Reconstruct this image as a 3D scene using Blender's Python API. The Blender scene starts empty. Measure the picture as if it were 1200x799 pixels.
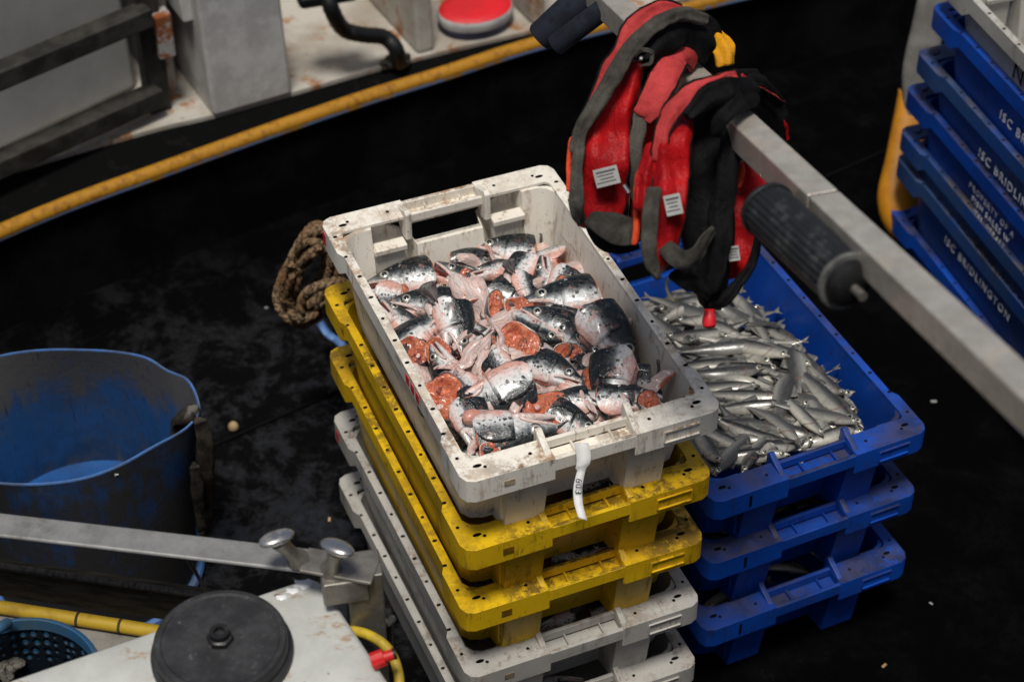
import bpy, bmesh, math, random
from mathutils import Vector, Matrix, noise as mnoise
random.seed(7)
S = bpy.context.scene
COL = S.collection
R = math.radians

# ------------------------------------------------------------------ camera
FPX = 2364.0
AL = R(41.5); RO = R(0.1)
FWD = Vector((0, math.cos(AL), -math.sin(AL)))
_r0 = Vector((1, 0, 0)); _u0 = _r0.cross(FWD)
RT = math.cos(RO)*_r0 + math.sin(RO)*_u0
UP = -math.sin(RO)*_r0 + math.cos(RO)*_u0
CAM = Vector((0.002, -2.899, 3.417))
cd = bpy.data.cameras.new('camera'); cam = bpy.data.objects.new('camera', cd); COL.objects.link(cam)
cd.sensor_width = 36; cd.lens = FPX*36/1200; cd.clip_end = 200; cd.clip_start = 0.05
cam.matrix_world = Matrix(((RT.x, UP.x, -FWD.x, CAM.x), (RT.y, UP.y, -FWD.y, CAM.y), (RT.z, UP.z, -FWD.z, CAM.z), (0, 0, 0, 1)))
cd.dof.use_dof = True; cd.dof.focus_distance = 3.75; cd.dof.aperture_fstop = 3.2
S.camera = cam
# ------------------------------------------------------------------ light
W = bpy.data.worlds.new('World'); S.world = W; W.use_nodes = True
wn = W.node_tree.nodes; wl = W.node_tree.links
bg = wn['Background']; sky = wn.new('ShaderNodeTexSky'); sky.sky_type = 'NISHITA'; sky.sun_disc = False
SUN_EL = R(72); SUN_AZ = R(190)      # azimuth measured from +Y towards +X
sky.sun_elevation = SUN_EL; sky.sun_rotation = SUN_AZ
sky.air_density = 1.0; sky.dust_density = 4.0; sky.ozone_density = 1.0
wl.new(sky.outputs[0], bg.inputs[0]); bg.inputs[1].default_value = 0.050
sl = bpy.data.lights.new('sun', 'SUN'); sl.energy = 2.7; sl.angle = R(14); sl.color = (1, .96, .9)
sun = bpy.data.objects.new('sun', sl); COL.objects.link(sun)
sdir = Vector((math.sin(SUN_AZ)*math.cos(SUN_EL), math.cos(SUN_AZ)*math.cos(SUN_EL), math.sin(SUN_EL)))
sun.rotation_euler = sdir.to_track_quat('Z', 'Y').to_euler()
S.view_settings.view_transform = 'Standard'; S.view_settings.look = 'None'
S.view_settings.gamma = 1; S.view_settings.exposure = 0.25; S.view_settings.use_curve_mapping = False

# ------------------------------------------------------------------ measuring helpers
def P(px, py, z):
    """point of the horizontal plane z that the photograph shows at (px, py)"""
    d = FWD + RT*((px-600)/FPX) - UP*((py-399.5)/FPX)
    return CAM + d*((z-CAM.z)/d.z)
def PD(px, py, D):
    return CAM + (FWD + RT*((px-600)/FPX) - UP*((py-399.5)/FPX))*D
def px_of(p):
    d = p-CAM; w = d.dot(FWD)
    return (600+FPX*d.dot(RT)/w, 399.5-FPX*d.dot(UP)/w, w)

# ------------------------------------------------------------------ node helpers
class NT:
    def __init__(s, name):
        s.m = bpy.data.materials.new(name); s.m.use_nodes = True
        s.n = s.m.node_tree.nodes; s.l = s.m.node_tree.links
        s.b = s.n['Principled BSDF']
        s.out = s.n['Material Output']
        tc = s.n.new('ShaderNodeTexCoord'); s.obj = tc.outputs['Object']
        oi = s.n.new('ShaderNodeObjectInfo'); s.rnd = oi.outputs['Random']
        v = s.n.new('ShaderNodeVectorMath'); v.operation = 'MULTIPLY_ADD'
        cb = s.n.new('ShaderNodeCombineXYZ')
        for i in range(3): s.l.new(s.rnd, cb.inputs[i])
        s.l.new(cb.outputs[0], v.inputs[0]); v.inputs[1].default_value = (13.1, 27.7, 9.3); s.l.new(s.obj, v.inputs[2])
        s.co = v.outputs[0]
    def set(s, sock, val):
        if hasattr(val, 'node'): s.l.new(val, sock)
        else:
            if isinstance(val, (tuple, list)) and len(val) == 3 and sock.type == 'RGBA': val = tuple(val)+(1,)
            sock.default_value = val
    def noise(s, scale, detail=4, rough=.6, co=None, dist=0.0):
        n = s.n.new('ShaderNodeTexNoise'); s.l.new(co or s.co, n.inputs['Vector'])
        n.inputs['Scale'].default_value = scale; n.inputs['Detail'].default_value = detail
        n.inputs['Roughness'].default_value = rough; n.inputs['Distortion'].default_value = dist
        return n.outputs['Fac']
    def voro(s, scale, co=None, feature='F1', rnd=1.0):
        n = s.n.new('ShaderNodeTexVoronoi'); s.l.new(co or s.co, n.inputs['Vector']); n.feature = feature
        n.inputs['Scale'].default_value = scale; n.inputs['Randomness'].default_value = rnd
        return n.outputs['Distance'], n.outputs.get('Color')
    def ramp(s, fac, a, b, lo=0.0, hi=1.0):
        n = s.n.new('ShaderNodeMapRange'); n.clamp = True; n.interpolation_type = 'SMOOTHSTEP'
        s.set(n.inputs[0], fac); n.inputs[1].default_value = a; n.inputs[2].default_value = b
        s.set(n.inputs[3], lo); s.set(n.inputs[4], hi)
        return n.outputs[0]
    def math(s, op, a, b=0.0, c=None):
        n = s.n.new('ShaderNodeMath'); n.operation = op; s.set(n.inputs[0], a); s.set(n.inputs[1], b)
        if c is not None: s.set(n.inputs[2], c)
        return n.outputs[0]
    def mix(s, fac, a, b):
        n = s.n.new('ShaderNodeMix'); n.data_type = 'RGBA'
        s.set(n.inputs[0], fac); s.set(n.inputs[6], a); s.set(n.inputs[7], b)
        return n.outputs[2]
    def sep(s, v=None):
        n = s.n.new('ShaderNodeSeparateXYZ'); s.l.new(v or s.obj, n.inputs[0]); return n.outputs
    def scale(s, v, vec):
        n = s.n.new('ShaderNodeVectorMath'); n.operation = 'MULTIPLY'; s.l.new(v, n.inputs[0]); n.inputs[1].default_value = vec
        return n.outputs[0]
    def normal(s):
        g = s.n.new('ShaderNodeNewGeometry'); return g.outputs['Normal']
    def bump(s, h, strength=.3, dist=.002):
        n = s.n.new('ShaderNodeBump'); s.l.new(h, n.inputs['Height']); n.inputs['Strength'].default_value = strength
        n.inputs['Distance'].default_value = dist; s.l.new(n.outputs[0], s.b.inputs['Normal']); return n
    def fin(s, col, rough=.5, metal=0.0, spec=.5, coat=0.0):
        s.set(s.b.inputs['Base Color'], col); s.set(s.b.inputs['Roughness'], rough); s.set(s.b.inputs['Metallic'], metal)
        s.set(s.b.inputs['Specular IOR Level'], spec); s.set(s.b.inputs['Coat Weight'], coat); s.b.inputs['Coat Roughness'].default_value = .12
        return s.m

def plastic(name, col, col2, dirt, amount=.5, rim=.6, H=.2, rough=.42):
    """moulded crate plastic: faded patches, grime with scratches, more of it on the worn rim tops"""
    t = NT(name)
    fade = t.ramp(t.noise(4, 3), .35, .65)
    base = t.mix(fade, col, col2)
    big = t.noise(13, 10, .78)
    fine = t.noise(70, 6, .7)
    streak = t.noise(1, 5, .65, co=t.scale(t.co, (60, 60, 5)))
    scr = t.noise(1, 3, .6, co=t.scale(t.co, (220, 14, 40)))
    z = t.sep()[2]; nz = t.sep(t.normal())[2]
    up = t.math('MULTIPLY', t.ramp(nz, .6, .9), t.ramp(z, H-.035, H-.02))
    th = t.math('SUBTRACT', .63, t.math('MULTIPLY', up, .17*rim/.6))
    m1 = t.ramp(t.math('ADD', t.math('MULTIPLY', big, .7), t.math('MULTIPLY', fine, .3)), 0, 1)
    d1 = t.math('SUBTRACT', m1, th)
    mask = t.ramp(d1, -.07, .09)
    m2 = t.ramp(t.math('ADD', t.math('MULTIPLY', streak, .6), t.math('MULTIPLY', big, .4)), .52, .66)
    m3 = t.ramp(t.math('ADD', t.math('MULTIPLY', scr, .5), t.math('MULTIPLY', big, .5)), .56, .64)
    patch = t.ramp(t.noise(4.5, 3, .55), .38, .62, .25, 1)
    mask = t.math('MULTIPLY', mask, patch)
    allm = t.math('MULTIPLY', t.math('MAXIMUM', mask, t.math('MAXIMUM', t.math('MULTIPLY', m2, .75), t.math('MULTIPLY', m3, .75))), amount)
    dcol = t.mix(t.ramp(t.noise(25, 4), .4, .6), dirt, tuple(c*.35 for c in dirt))
    speck = t.ramp(t.noise(160, 2, .5), .70, .74)
    colr = t.mix(allm, base, dcol)
    colr = t.mix(t.math('MULTIPLY', speck, .6*amount), colr, tuple(c*.3 for c in dirt))
    t.bump(t.math('ADD', t.math('MULTIPLY', fine, .5), scr), .25, .0015)
    return t.fin(colr, t.math('ADD', rough, t.math('MULTIPLY', allm, .25)), spec=.4)

def simple(name, col, col2=None, rough=.5, metal=0.0, scale=12, bump=.2, spec=.5, lo=.4, hi=.62, coat=0.0, bscale=60, stretch=None):
    t = NT(name); col2 = col2 or tuple(c*.6 for c in col)
    co = t.scale(t.co, stretch) if stretch else None
    n = t.noise(scale, 7, .7, co=co)
    if bump: t.bump(t.noise(bscale, 5, .65, co=co), bump, .002)
    return t.fin(t.mix(t.ramp(n, lo, hi), col, col2), t.ramp(n, .3, .7, rough, min(1, rough*1.4)), metal, spec, coat)

M = {}
M['white'] = plastic('white_crate_plastic', (.78, .74, .65), (.72, .68, .59), (.31, .17, .07), 1.0, .50)
M['white_old'] = plastic('old_white_crate_plastic', (.42, .405, .37), (.33, .32, .29), (.17, .10, .045), .85, .30)
M['yellow'] = plastic('yellow_crate_plastic', (.68, .43, .008), (.56, .33, .006), (.070, .032, .007), .85, .55)
M['blue'] = plastic('blue_crate_plastic', (.004, .068, .42), (.004, .046, .28), (.035, .028, .028), .85, .85)
M['blue_grey'] = plastic('weathered_blue_plastic', (.010, .060, .28), (.025, .07, .19), (.085, .070, .062), .9, 1.0)
M['hole'] = simple('dark_hole', (.008, .007, .006), rough=.9, bump=0, spec=.1)

# ------------------------------------------------------------------ mesh helpers
class MB:
    def __init__(s): s.v = []; s.f = []; s.mi = []; s.cur = 0
    def add(s, vs, fs, mi=None):
        o = len(s.v); s.v += [tuple(v) for v in vs]; s.f += [tuple(i+o for i in f) for f in fs]
        s.mi += [s.cur if mi is None else mi]*len(fs)
    def box(s, c, sz, rot=None, mi=None, taper=None):
        hx, hy, hz = sz[0]/2, sz[1]/2, sz[2]/2; c = Vector(c); vs = []
        for k in (-1, 1):
            t = taper if (taper and k < 0) else (1, 1)
            for (i, j) in ((-1, -1), (1, -1), (1, 1), (-1, 1)):
                v = Vector((i*hx*t[0], j*hy*t[1], k*hz))
                if rot is not None: v = rot @ v
                vs.append(c+v)
        s.add(vs, [(3, 2, 1, 0), (4, 5, 6, 7), (0, 1, 5, 4), (1, 2, 6, 5), (2, 3, 7, 6), (3, 0, 4, 7)], mi)
    def loft(s, rings, close=True, cap0=True, cap1=True, mi=None, loop=False):
        n = len(rings[0]); vs = [p for r in rings for p in r]; fs = []
        m = len(rings)
        for k in range(m if loop else m-1):
            a = k*n; b = ((k+1) % m)*n
            for i in range(n if close else n-1):
                j = (i+1) % n; fs.append((a+i, a+j, b+j, b+i))
        if cap0 and not loop: fs.append(tuple(reversed(range(n))))
        if cap1 and not loop: fs.append(tuple((m-1)*n+i for i in range(n)))
        s.add(vs, fs, mi)
    def tube(s, path, r, seg=12, up=None, sq=None, cap=True, loop=False, mi=None, prof=None):
        """path of points, r number or list; sq=(w,h) for rectangular tube"""
        path = [Vector(p) for p in path]; n = len(path); rings = []
        upv = Vector(up) if up is not None else None
        prev = None
        for i, p in enumerate(path):
            if loop: t = (path[(i+1) % n]-path[i-1]).normalized()
            else: t = (path[min(i+1, n-1)]-path[max(i-1, 0)]).normalized()
            if upv is not None: a = t.cross(upv).normalized()
            else:
                if prev is None:
                    a = t.cross(Vector((0, 0, 1)) if abs(t.z) < .9 else Vector((1, 0, 0))).normalized()
                else: a = (prev - t*prev.dot(t)).normalized()
            prev = a; b = a.cross(t).normalized()
            rr = r[i] if isinstance(r, (list, tuple)) else r
            if sq: ring = [p + a*x*sq[0]/2 + b*y*sq[1]/2 for x, y in ((-1, -1), (1, -1), (1, 1), (-1, 1))]
            else: ring = [p + (a*math.cos(2*math.pi*k/seg)+b*math.sin(2*math.pi*k/seg))*rr*(prof(k/seg) if prof else 1) for k in range(seg)]
            rings.append(ring)
        s.loft(rings, True, cap, cap, mi, loop)
    def disc(s, c, r, nrm=(0, 0, 1), seg=10, h=.001, sx=1.0, mi=None, rot=0):
        q = Vector(nrm).to_track_quat('Z', 'Y'); c = Vector(c)
        ring = lambda z: [c+q @ Vector((r*sx*math.cos(2*math.pi*k/seg+rot), r*math.sin(2*math.pi*k/seg+rot), z)) for k in range(seg)]
        s.loft([ring(0), ring(h)], mi=mi)
    def build(s, name, mats, parent=None, smooth=35, bevel=0, seg=2, sub=0, recalc=True):
        me = bpy.data.meshes.new(name); me.from_pydata(s.v, [], s.f)
        if not isinstance(mats, (list, tuple)): mats = [mats]
        for m in mats: me.materials.append(m)
        me.polygons.foreach_set('material_index', s.mi)
        if recalc:
            bm = bmesh.new(); bm.from_mesh(me); bmesh.ops.recalc_face_normals(bm, faces=bm.faces); bm.to_mesh(me); bm.free()
        if smooth:
            me.shade_smooth()
            if smooth < 180: me.set_sharp_from_angle(angle=R(smooth))
        o = bpy.data.objects.new(name, me); COL.objects.link(o)
        if parent is not None: o.parent = parent
        if sub:
            md = o.modifiers.new('sub', 'SUBSURF'); md.levels = md.render_levels = sub
        if bevel:
            md = o.modifiers.new('bevel', 'BEVEL'); md.width = bevel; md.segments = seg; md.limit_method = 'ANGLE'; md.angle_limit = R(40)
            md.harden_normals = True
        return o

def tag(o, label=None, cat=None, group=None, kind=None):
    if label: o['label'] = label
    if cat: o['category'] = cat
    if group: o['group'] = group
    if kind: o['kind'] = kind
    return o
def empty(name, loc=(0, 0, 0), rz=0.0, label=None, cat=None, group=None):
    o = bpy.data.objects.new(name, None); COL.objects.link(o); o.location = loc; o.rotation_euler = (0, 0, rz)
    o.empty_display_size = .05
    return tag(o, label, cat, group)
def copy_tree(o, parent=None):
    c = o.copy(); COL.objects.link(c); c.parent = parent
    for ch in [x for x in o.children]: copy_tree(ch, c)
    return c
def kill_tree(o):
    for ch in list(o.children): kill_tree(ch)
    bpy.data.objects.remove(o)
def text_mesh(name, body, size, mat, parent=None, extrude=.0004, shear=0):
    cu = bpy.data.curves.new('txt', 'FONT'); cu.body = body; cu.size = size; cu.extrude = extrude; cu.space_character = 1.25
    cu.resolution_u = 3
    to = bpy.data.objects.new('txt', cu); COL.objects.link(to)
    dg = bpy.context.evaluated_depsgraph_get(); me = bpy.data.meshes.new_from_object(to.evaluated_get(dg))
    bpy.data.objects.remove(to); me.materials.clear(); me.materials.append(mat)
    o = bpy.data.objects.new(name, me); COL.objects.link(o); o.parent = parent
    return o
def wob(p, amt, sc):
    v = Vector(p); n = mnoise.noise_vector(v*sc); return v+n*amt
def spline(pts, n=8, loop=False):
    pts = [Vector(p) for p in pts]; out = []; m = len(pts)
    rng = range(m) if loop else range(m-1)
    for i in rng:
        g = (lambda k: pts[k % m]) if loop else (lambda k: pts[max(0, min(m-1, k))])
        a, b, c, d = g(i-1), g(i), g(i+1), g(i+2)
        for k in range(n):
            t = k/n
            out.append(.5*((2*b)+(c-a)*t+(2*a-5*b+4*c-d)*t*t+(3*b-a-3*c+d)*t**3))
    if not loop: out.append(pts[-1])
    return out

#======================================================================= SETTING
def deck_mat():
    t = NT('black_wet_deck')
    x, y, z = t.sep()
    big = t.noise(1.6, 5, .6, co=t.obj); mid = t.noise(5, 10, .78, co=t.obj, dist=.25); fine = t.noise(60, 5, .7, co=t.obj)
    # puddled area left of the crates, its grey reflection painted in as colour
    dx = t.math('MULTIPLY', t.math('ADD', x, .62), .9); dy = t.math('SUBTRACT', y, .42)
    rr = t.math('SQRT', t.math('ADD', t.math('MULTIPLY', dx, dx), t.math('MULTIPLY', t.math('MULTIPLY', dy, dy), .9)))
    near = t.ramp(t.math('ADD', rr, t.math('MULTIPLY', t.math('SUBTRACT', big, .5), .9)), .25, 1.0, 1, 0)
    wet_sheen = t.math('MULTIPLY', near, t.ramp(mid, .46, .62, .05, 1))
    col = t.mix(t.ramp(mid, .45, .7), (.0012, .0012, .0014), (.0035, .0035, .004))
    sal = t.math('MULTIPLY', t.ramp(t.noise(5, 8, .75, co=t.obj), .60, .72), t.ramp(fine, .45, .6))
    col = t.mix(t.math('MULTIPLY', sal, t.math('ADD', .25, t.math('MULTIPLY', near, .7))), col, (.035, .037, .042))
    col = t.mix(wet_sheen, col, t.mix(t.ramp(fine, .35, .65), (.003, .0033, .004), (.012, .0135, .017)))  # sky sheen of the wet patch put into the base colour as mottled grey
    spec = t.math('ADD', .012, t.math('MULTIPLY', wet_sheen, .75))
    rough = t.math('SUBTRACT', .62, t.math('MULTIPLY', wet_sheen, .36))
    t.bump(t.math('ADD', mid, t.math('MULTIPLY', fine, .35)), .35, .008)
    return t.fin(col, rough, 0, spec)
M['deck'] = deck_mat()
b = MB()
N = 24
b.add([(-7+14*i/N, -5+14*j/N, 0) for j in range(N+1) for i in range(N+1)], [(j*(N+1)+i, j*(N+1)+i+1, (j+1)*(N+1)+i+1, (j+1)*(N+1)+i) for j in range(N) for i in range(N)])
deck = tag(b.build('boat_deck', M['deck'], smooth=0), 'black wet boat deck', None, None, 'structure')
M['seam'] = simple('seam_sealant', (.003, .003, .003), rough=.8, spec=.1, bump=.2)
b = MB()
d0 = P(240, 528, 0); d1 = P(395, 460, 0); dr = (d1-d0).normalized(); dn = Vector((-dr.y, dr.x, 0))
for k in (0,):
    c = d0 + dn*k*.62 + Vector((0, 0, .005))
    b.tube([c-dr*4, c+dr*5], 0, up=(0, 0, 1), sq=(.006, .003))
tag(b.build('deck_seams', M['seam'], smooth=0), 'dark seams across the black deck', None, None, 'structure')

#======================================================================= CRATES
H = .2
def rim_outline(kind):
    """half outline (x>0 side is mirrored) of one U of the rim, from handle edge round the corners to the other handle edge"""
    pass
def make_crate(mat, name='fish_crate', slot=(.021, .017, (.1, .06, .02))):
    root = empty(name)
    slot_m = simple('crate_slot', slot[2], rough=.8, scale=40, spec=.1)
    X, Y = .25, .40; HW = .078      # half width of the hand-hold gap
    # ---- body: floor and shaped walls, one shell with thickness
    def plan(t, off=0.0):
        # t 0 at the floor, 1 below the rim; quarter outline from handle centre of the end to middle of the side
        ye = .300+.040*t; yc = .352+.030*t; xs = .214+.018*t
        q = [(0, ye), (.074-.004*t, ye), (.080-.004*t, yc), (.156, yc), (.162, ye+.006), (xs-.035, ye+.006), (xs-.012, ye-.002), (xs, ye-.02), (xs, ye-.05), (xs, .10), (xs, 0)]
        q = [(x-off if x > .21 else x, y-(off if y > .3 else 0)) for x, y in q]
        full = q + [(x, -y) for x, y in reversed(q[:-1])]
        full += [(-x, y) for x, y in reversed(full[1:-1])]
        return full
    b = MB()
    zs = [0, .05, .10, .15, H-.006]
    hz = lambda x, y, z: min(z, H-.060) if abs(x) < .0775 and abs(y) > .3 else z
    outer = [[(x, y, hz(x, y, z)) for x, y in plan(z/H)] for z in zs]
    inner = [[(x, y, hz(x, y, max(z, .012))) for x, y in plan(z/H, .007)] for z in reversed(zs)]
    b.loft(outer+inner, cap0=True, cap1=True)
    # ribs under the rim on the long sides
    body = b.build('body', mat, root, bevel=.004)
    # ---- rim: two U-shaped flanges with a skirt
    def U(sg):
        pts = []   # (x, y, outward-inner x,y, skirt depth)
        def add(x, y, xi, yi, d): pts.append((x, y, xi, yi, d))
        add(HW, Y, HW, .345, .052); add(.19, Y, .19, .345, .052)
        add(.228, Y, .215, .345, .052); add(.243, Y-.007, .222, .340, .052); add(X, Y-.022, .224, .328, .052)
        add(X, .285, .224, .285, .052); add(X-.009, .268, .224, .268, .040); add(X-.009, 0, .224, 0, .040)
        half = pts; pts = half+[(x, -y, xi, -yi, d) for x, y, xi, yi, d in reversed(half[:-1])]
        rings = []
        for x, y, xi, yi, d in pts:
            tx, ty = x*.985, y*.9905
            rings.append([(sg*xi, yi, H), (sg*x, y, H), (sg*x, y, H-d), (sg*tx, ty, H-d), (sg*tx, ty, H-.007), (sg*xi, yi, H-.007)])
        return rings
    b = MB()
    for sg in (1, -1): b.loft(U(sg))
    b.cur = 1
    for sx in (-1, 1):
        for k in range(11):
            yy = -.335+.067*k
            if abs(yy) > .26: xx = .238
            else: xx = .233
            b.disc((sx*xx, yy, H-.0005), .0036, seg=10, h=.0013, sx=1.35 if k % 3 else 1.0)
        for xx in (.115, .20):
            for sy in (-1, 1):
                b.disc((sx*xx, sy*.372, H-.0005), .0036, seg=10, h=.0013)
                b.disc((sx*.212, sy*.365, H-.0005), .0042, seg=10, h=.0013, sx=2.1)
    rim = b.build('rim', [mat, M['hole']], root, bevel=.0035)
    # ---- handles
    for sy in (-1, 1):
        b = MB()
        b.box((0, sy*.395, H-.018), (2*HW+.004, .009, .030))            # front bar
        b.box((0, sy*.350, H-.010), (2*HW+.004, .009, .020))            # rear bar
        b.box((0, sy*.372, H-.026), (2*HW+.004, .040, .005))            # sunken web
        for x in (-.03, .045): b.box((x, sy*.372, H-.02), (.004, .038, .012))
        b.build('handle', mat, root, bevel=.002)
        # raised wedge lugs either side, leaning inwards
        for sx in (-1, 1):
            b = MB(); x0 = sx*(HW+.007); w = .013
            pr = [(.352, H-.055), (.329, H-.050), (.329, H+.014), (.338, H+.021), (.350, H+.014), (.392, H-.002), (.392, H-.03)]
            b.loft([[(x0-w/2, sy*y, z) for y, z in pr], [(x0+w/2, sy*y, z) for y, z in pr]])
            # support ledge inside, next to the lug
            b.box((sx*.128, sy*.332, H-.056), (.070, .030, .014))
            b.box((sx*.128, sy*.336, H-.12), (.066, .018, .12))
            b.build('lug', mat, root, bevel=.003)
        # embossed frame and socket on the skirt
        b = MB(); yy = sy*(Y+.0015)
        for (cx, w, h) in ((.168, .07, .026),):
            for zz in (-.013, .013): b.box((sy*-cx, yy, H-.027+zz), (w, .004, .002))
            for xx in (-w/2, w/2): b.box((sy*-cx+xx, yy, H-.027), (.002, .004, .026))
        b.build('label_frame', mat, root, smooth=0)
        b = MB(); b.box((sy*.165, sy*(Y+.0003), H-.026), (slot[0], .0014, slot[1]))
        b.build('skirt_slot', slot_m, root, smooth=0)
    return root

def place_by_corners(BL, FR, z):
    a, c = P(BL[0], BL[1], z), P(FR[0], FR[1], z); m = (a+c)/2
    base = math.atan2(-.4, .25)                      # diagonal BL->FR in crate space goes +x, -y
    base = math.atan2(-.8, .5); ang = math.atan2((c-a).y, (c-a).x)
    return m, ang-base

SL = {'white': (.020, .013, (.42, .33, .22)), 'white_old': (.020, .013, (.25, .19, .13)), 'yellow': (.021, .016, (.20, .10, .006)), 'blue': (.006, .030, (.004, .006, .02)), 'blue_grey': (.006, .030, (.004, .006, .02))}
protos = {k: make_crate(M[k], slot=SL[k]) for k in SL}
def crate(kind, loc, rz, label, group, label_cat='fish crate'):
    o = copy_tree(protos[kind]); o.location = loc; o.rotation_euler = (random.uniform(-.004, .004), random.uniform(-.004, .004), rz)
    return tag(o, label, label_cat, group)
ZT = [.928, .746, .564, .382, .2]
GA = 'crates of the tall stack filled with salmon heads'
A = []
for (kind, BL, FR, zt, lab) in (
    ('white', (374, 257), (849, 480), .928, 'dirty white plastic fish crate heaped with salmon heads, topmost of the tall stack'),
    ('yellow', (379, 338), (835, 557), .746, 'upper yellow crate of the tall stack, directly under the white crate of salmon heads'),
    ('yellow', (383, 410), (828, 633), .564, 'lower yellow crate of the tall stack, resting on a white crate'),
    ('white_old', (389, 486), (822, 706), .382, 'greyish white crate directly under the two yellow crates'),
    ('white_old', (396, 560), (817, 778), .200, 'greyish white crate at the very bottom of the tall stack')):
    m, rz = place_by_corners(BL, FR, zt)
    A.append(crate(kind, (m.x, m.y, zt-H), rz, lab, GA))
GB = 'blue crates stacked beside the tall stack'
psiB = R(24.7); aB = Vector((math.sin(psiB), -math.cos(psiB), 0)); bB = Vector((math.cos(psiB), math.sin(psiB), 0))
B = []
for FR, zt, lab in (((1090, 505), .564, 'blue crate full of small silver fish, topmost of the blue stack under the life jackets'),
                    ((1077, 577), .382, 'middle blue crate of the three beside the tall stack'),
                    ((1067, 655), .200, 'lowest blue crate of the three, standing on the black deck')):
    p = P(FR[0], FR[1], zt); c = p - aB*.4 - bB*.25
    B.append(crate('blue', (c.x, c.y, zt-H), psiB, lab, GB))
# third stack at the right edge of the photo
pe = P(1092, 8, 1.11); pf = P(1200, 125, 1.11); dC = (pf-pe).normalized()      # long side direction
angC = math.atan2(dC.y, dC.x)
# long side (local -x .. facing the camera): local -y runs along dC
rzC = angC + math.pi/2
nC = Vector((math.cos(rzC), math.sin(rzC), 0))   # local +x
if nC.y < 0: rzC += math.pi; nC = -nC
GC = 'blue crates with stencilled lettering in the right hand stack'
CC = []
for kind, px, zt, lab in (
    ('blue', (1040, 243), .200, 'bottom blue crate of the right hand stack, with a white arrow mark on its corner'),
    ('blue_grey', (1049, 182), .370, 'dirty dark blue crate, second from the bottom of the right hand stack'),
    ('blue_grey', (1053, 150), .455, 'greyest, most worn crate of the right hand stack, closely nested in the one below'),
    ('blue', (1060, 101), .585, 'bright blue crate with three lines of white lettering reading PROPERTY OF'),
    ('blue_grey', (1073, 58), .705, 'grimy blue crate just above the one lettered PROPERTY OF'),
    ('blue', (1090, 6), .850, 'uppermost blue crate of the right hand stack, under the white crate')):
    p = P(px[0], px[1], zt)
    c = p + dC*.4 + nC*.25
    CC.append(crate(kind, (c.x, c.y, zt-H), rzC, lab, GC))
p = P(1090, 6, .85)+dC*.022; c = p+dC*.4+nC*.25
CC.append(crate('white_old', (c.x, c.y, .955-H), rzC, 'stained white crate on top of the right hand stack, rust mark on its side', 'right hand stack'))
for k in protos: kill_tree(protos[k])
def on_side(cr, body, size, along, zc, mat, name='lettering'):
    """lettering on the long side facing the camera; along = metres from the left corner"""
    inv = Matrix.Rotation(-cr.rotation_euler.z, 4, 'Z')
    d = inv @ dC; n = inv @ (-nC)
    zax = n.normalized(); xax = d.normalized(); yax = zax.cross(xax)
    x0 = 0.0
    for word in body.split(' '):
        o = text_mesh(name, word, size, mat, cr)
        pos = n*.2345 + d*(along-.4+x0) + Vector((0, 0, zc))
        o.matrix_local = Matrix(((xax.x, yax.x, zax.x, pos.x), (xax.y, yax.y, zax.y, pos.y), (xax.z, yax.z, zax.z, pos.z), (0, 0, 0, 1)))
        x0 += max(v.co.x for v in o.data.vertices)+size*.55
def worn_paint(name, col):
    t = NT(name); a = t.ramp(t.noise(120, 4, .7), .36, .46, 0, 1)
    tr = t.n.new('ShaderNodeBsdfTransparent'); mx = t.n.new('ShaderNodeMixShader')
    t.fin(col, .6); t.l.new(a, mx.inputs[0]); t.l.new(tr.outputs[0], mx.inputs[1]); t.l.new(t.b.outputs[0], mx.inputs[2]); t.l.new(mx.outputs[0], t.out.inputs[0])
    return t.m
M['stencil'] = worn_paint('worn_white_stencil_paint', (.60, .62, .65))
M['stencil_dark'] = worn_paint('worn_black_stencil_paint', (.02, .02, .03))
#CRATE_TEXT
on_side(CC[5], 'ISC BRIDLINGTON', .034, .335, .096, M['stencil'])
on_side(CC[4], 'ISC BRIDLINGTON', .034, .315, .098, M['stencil'])
on_side(CC[3], 'PROPERTY OF A', .024, .325, .120, M['stencil'])
on_side(CC[3], 'FISH SALES W', .024, .345, .092, M['stencil'])
on_side(CC[3], 'TEL 028417', .024, .365, .064, M['stencil'])
on_side(CC[2], 'ISC BRIDLINGTON', .038, .30, .118, M['stencil_dark'])
on_side(CC[1], 'ISC BRIDLINGTON', .032, .26, .112, M['stencil'])
on_side(CC[0], 'ISC BRIDLINGTON', .032, .31, .105, M['stencil'])
on_side(CC[6], 'N', .06, .33, .115, M['hole'])

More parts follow.
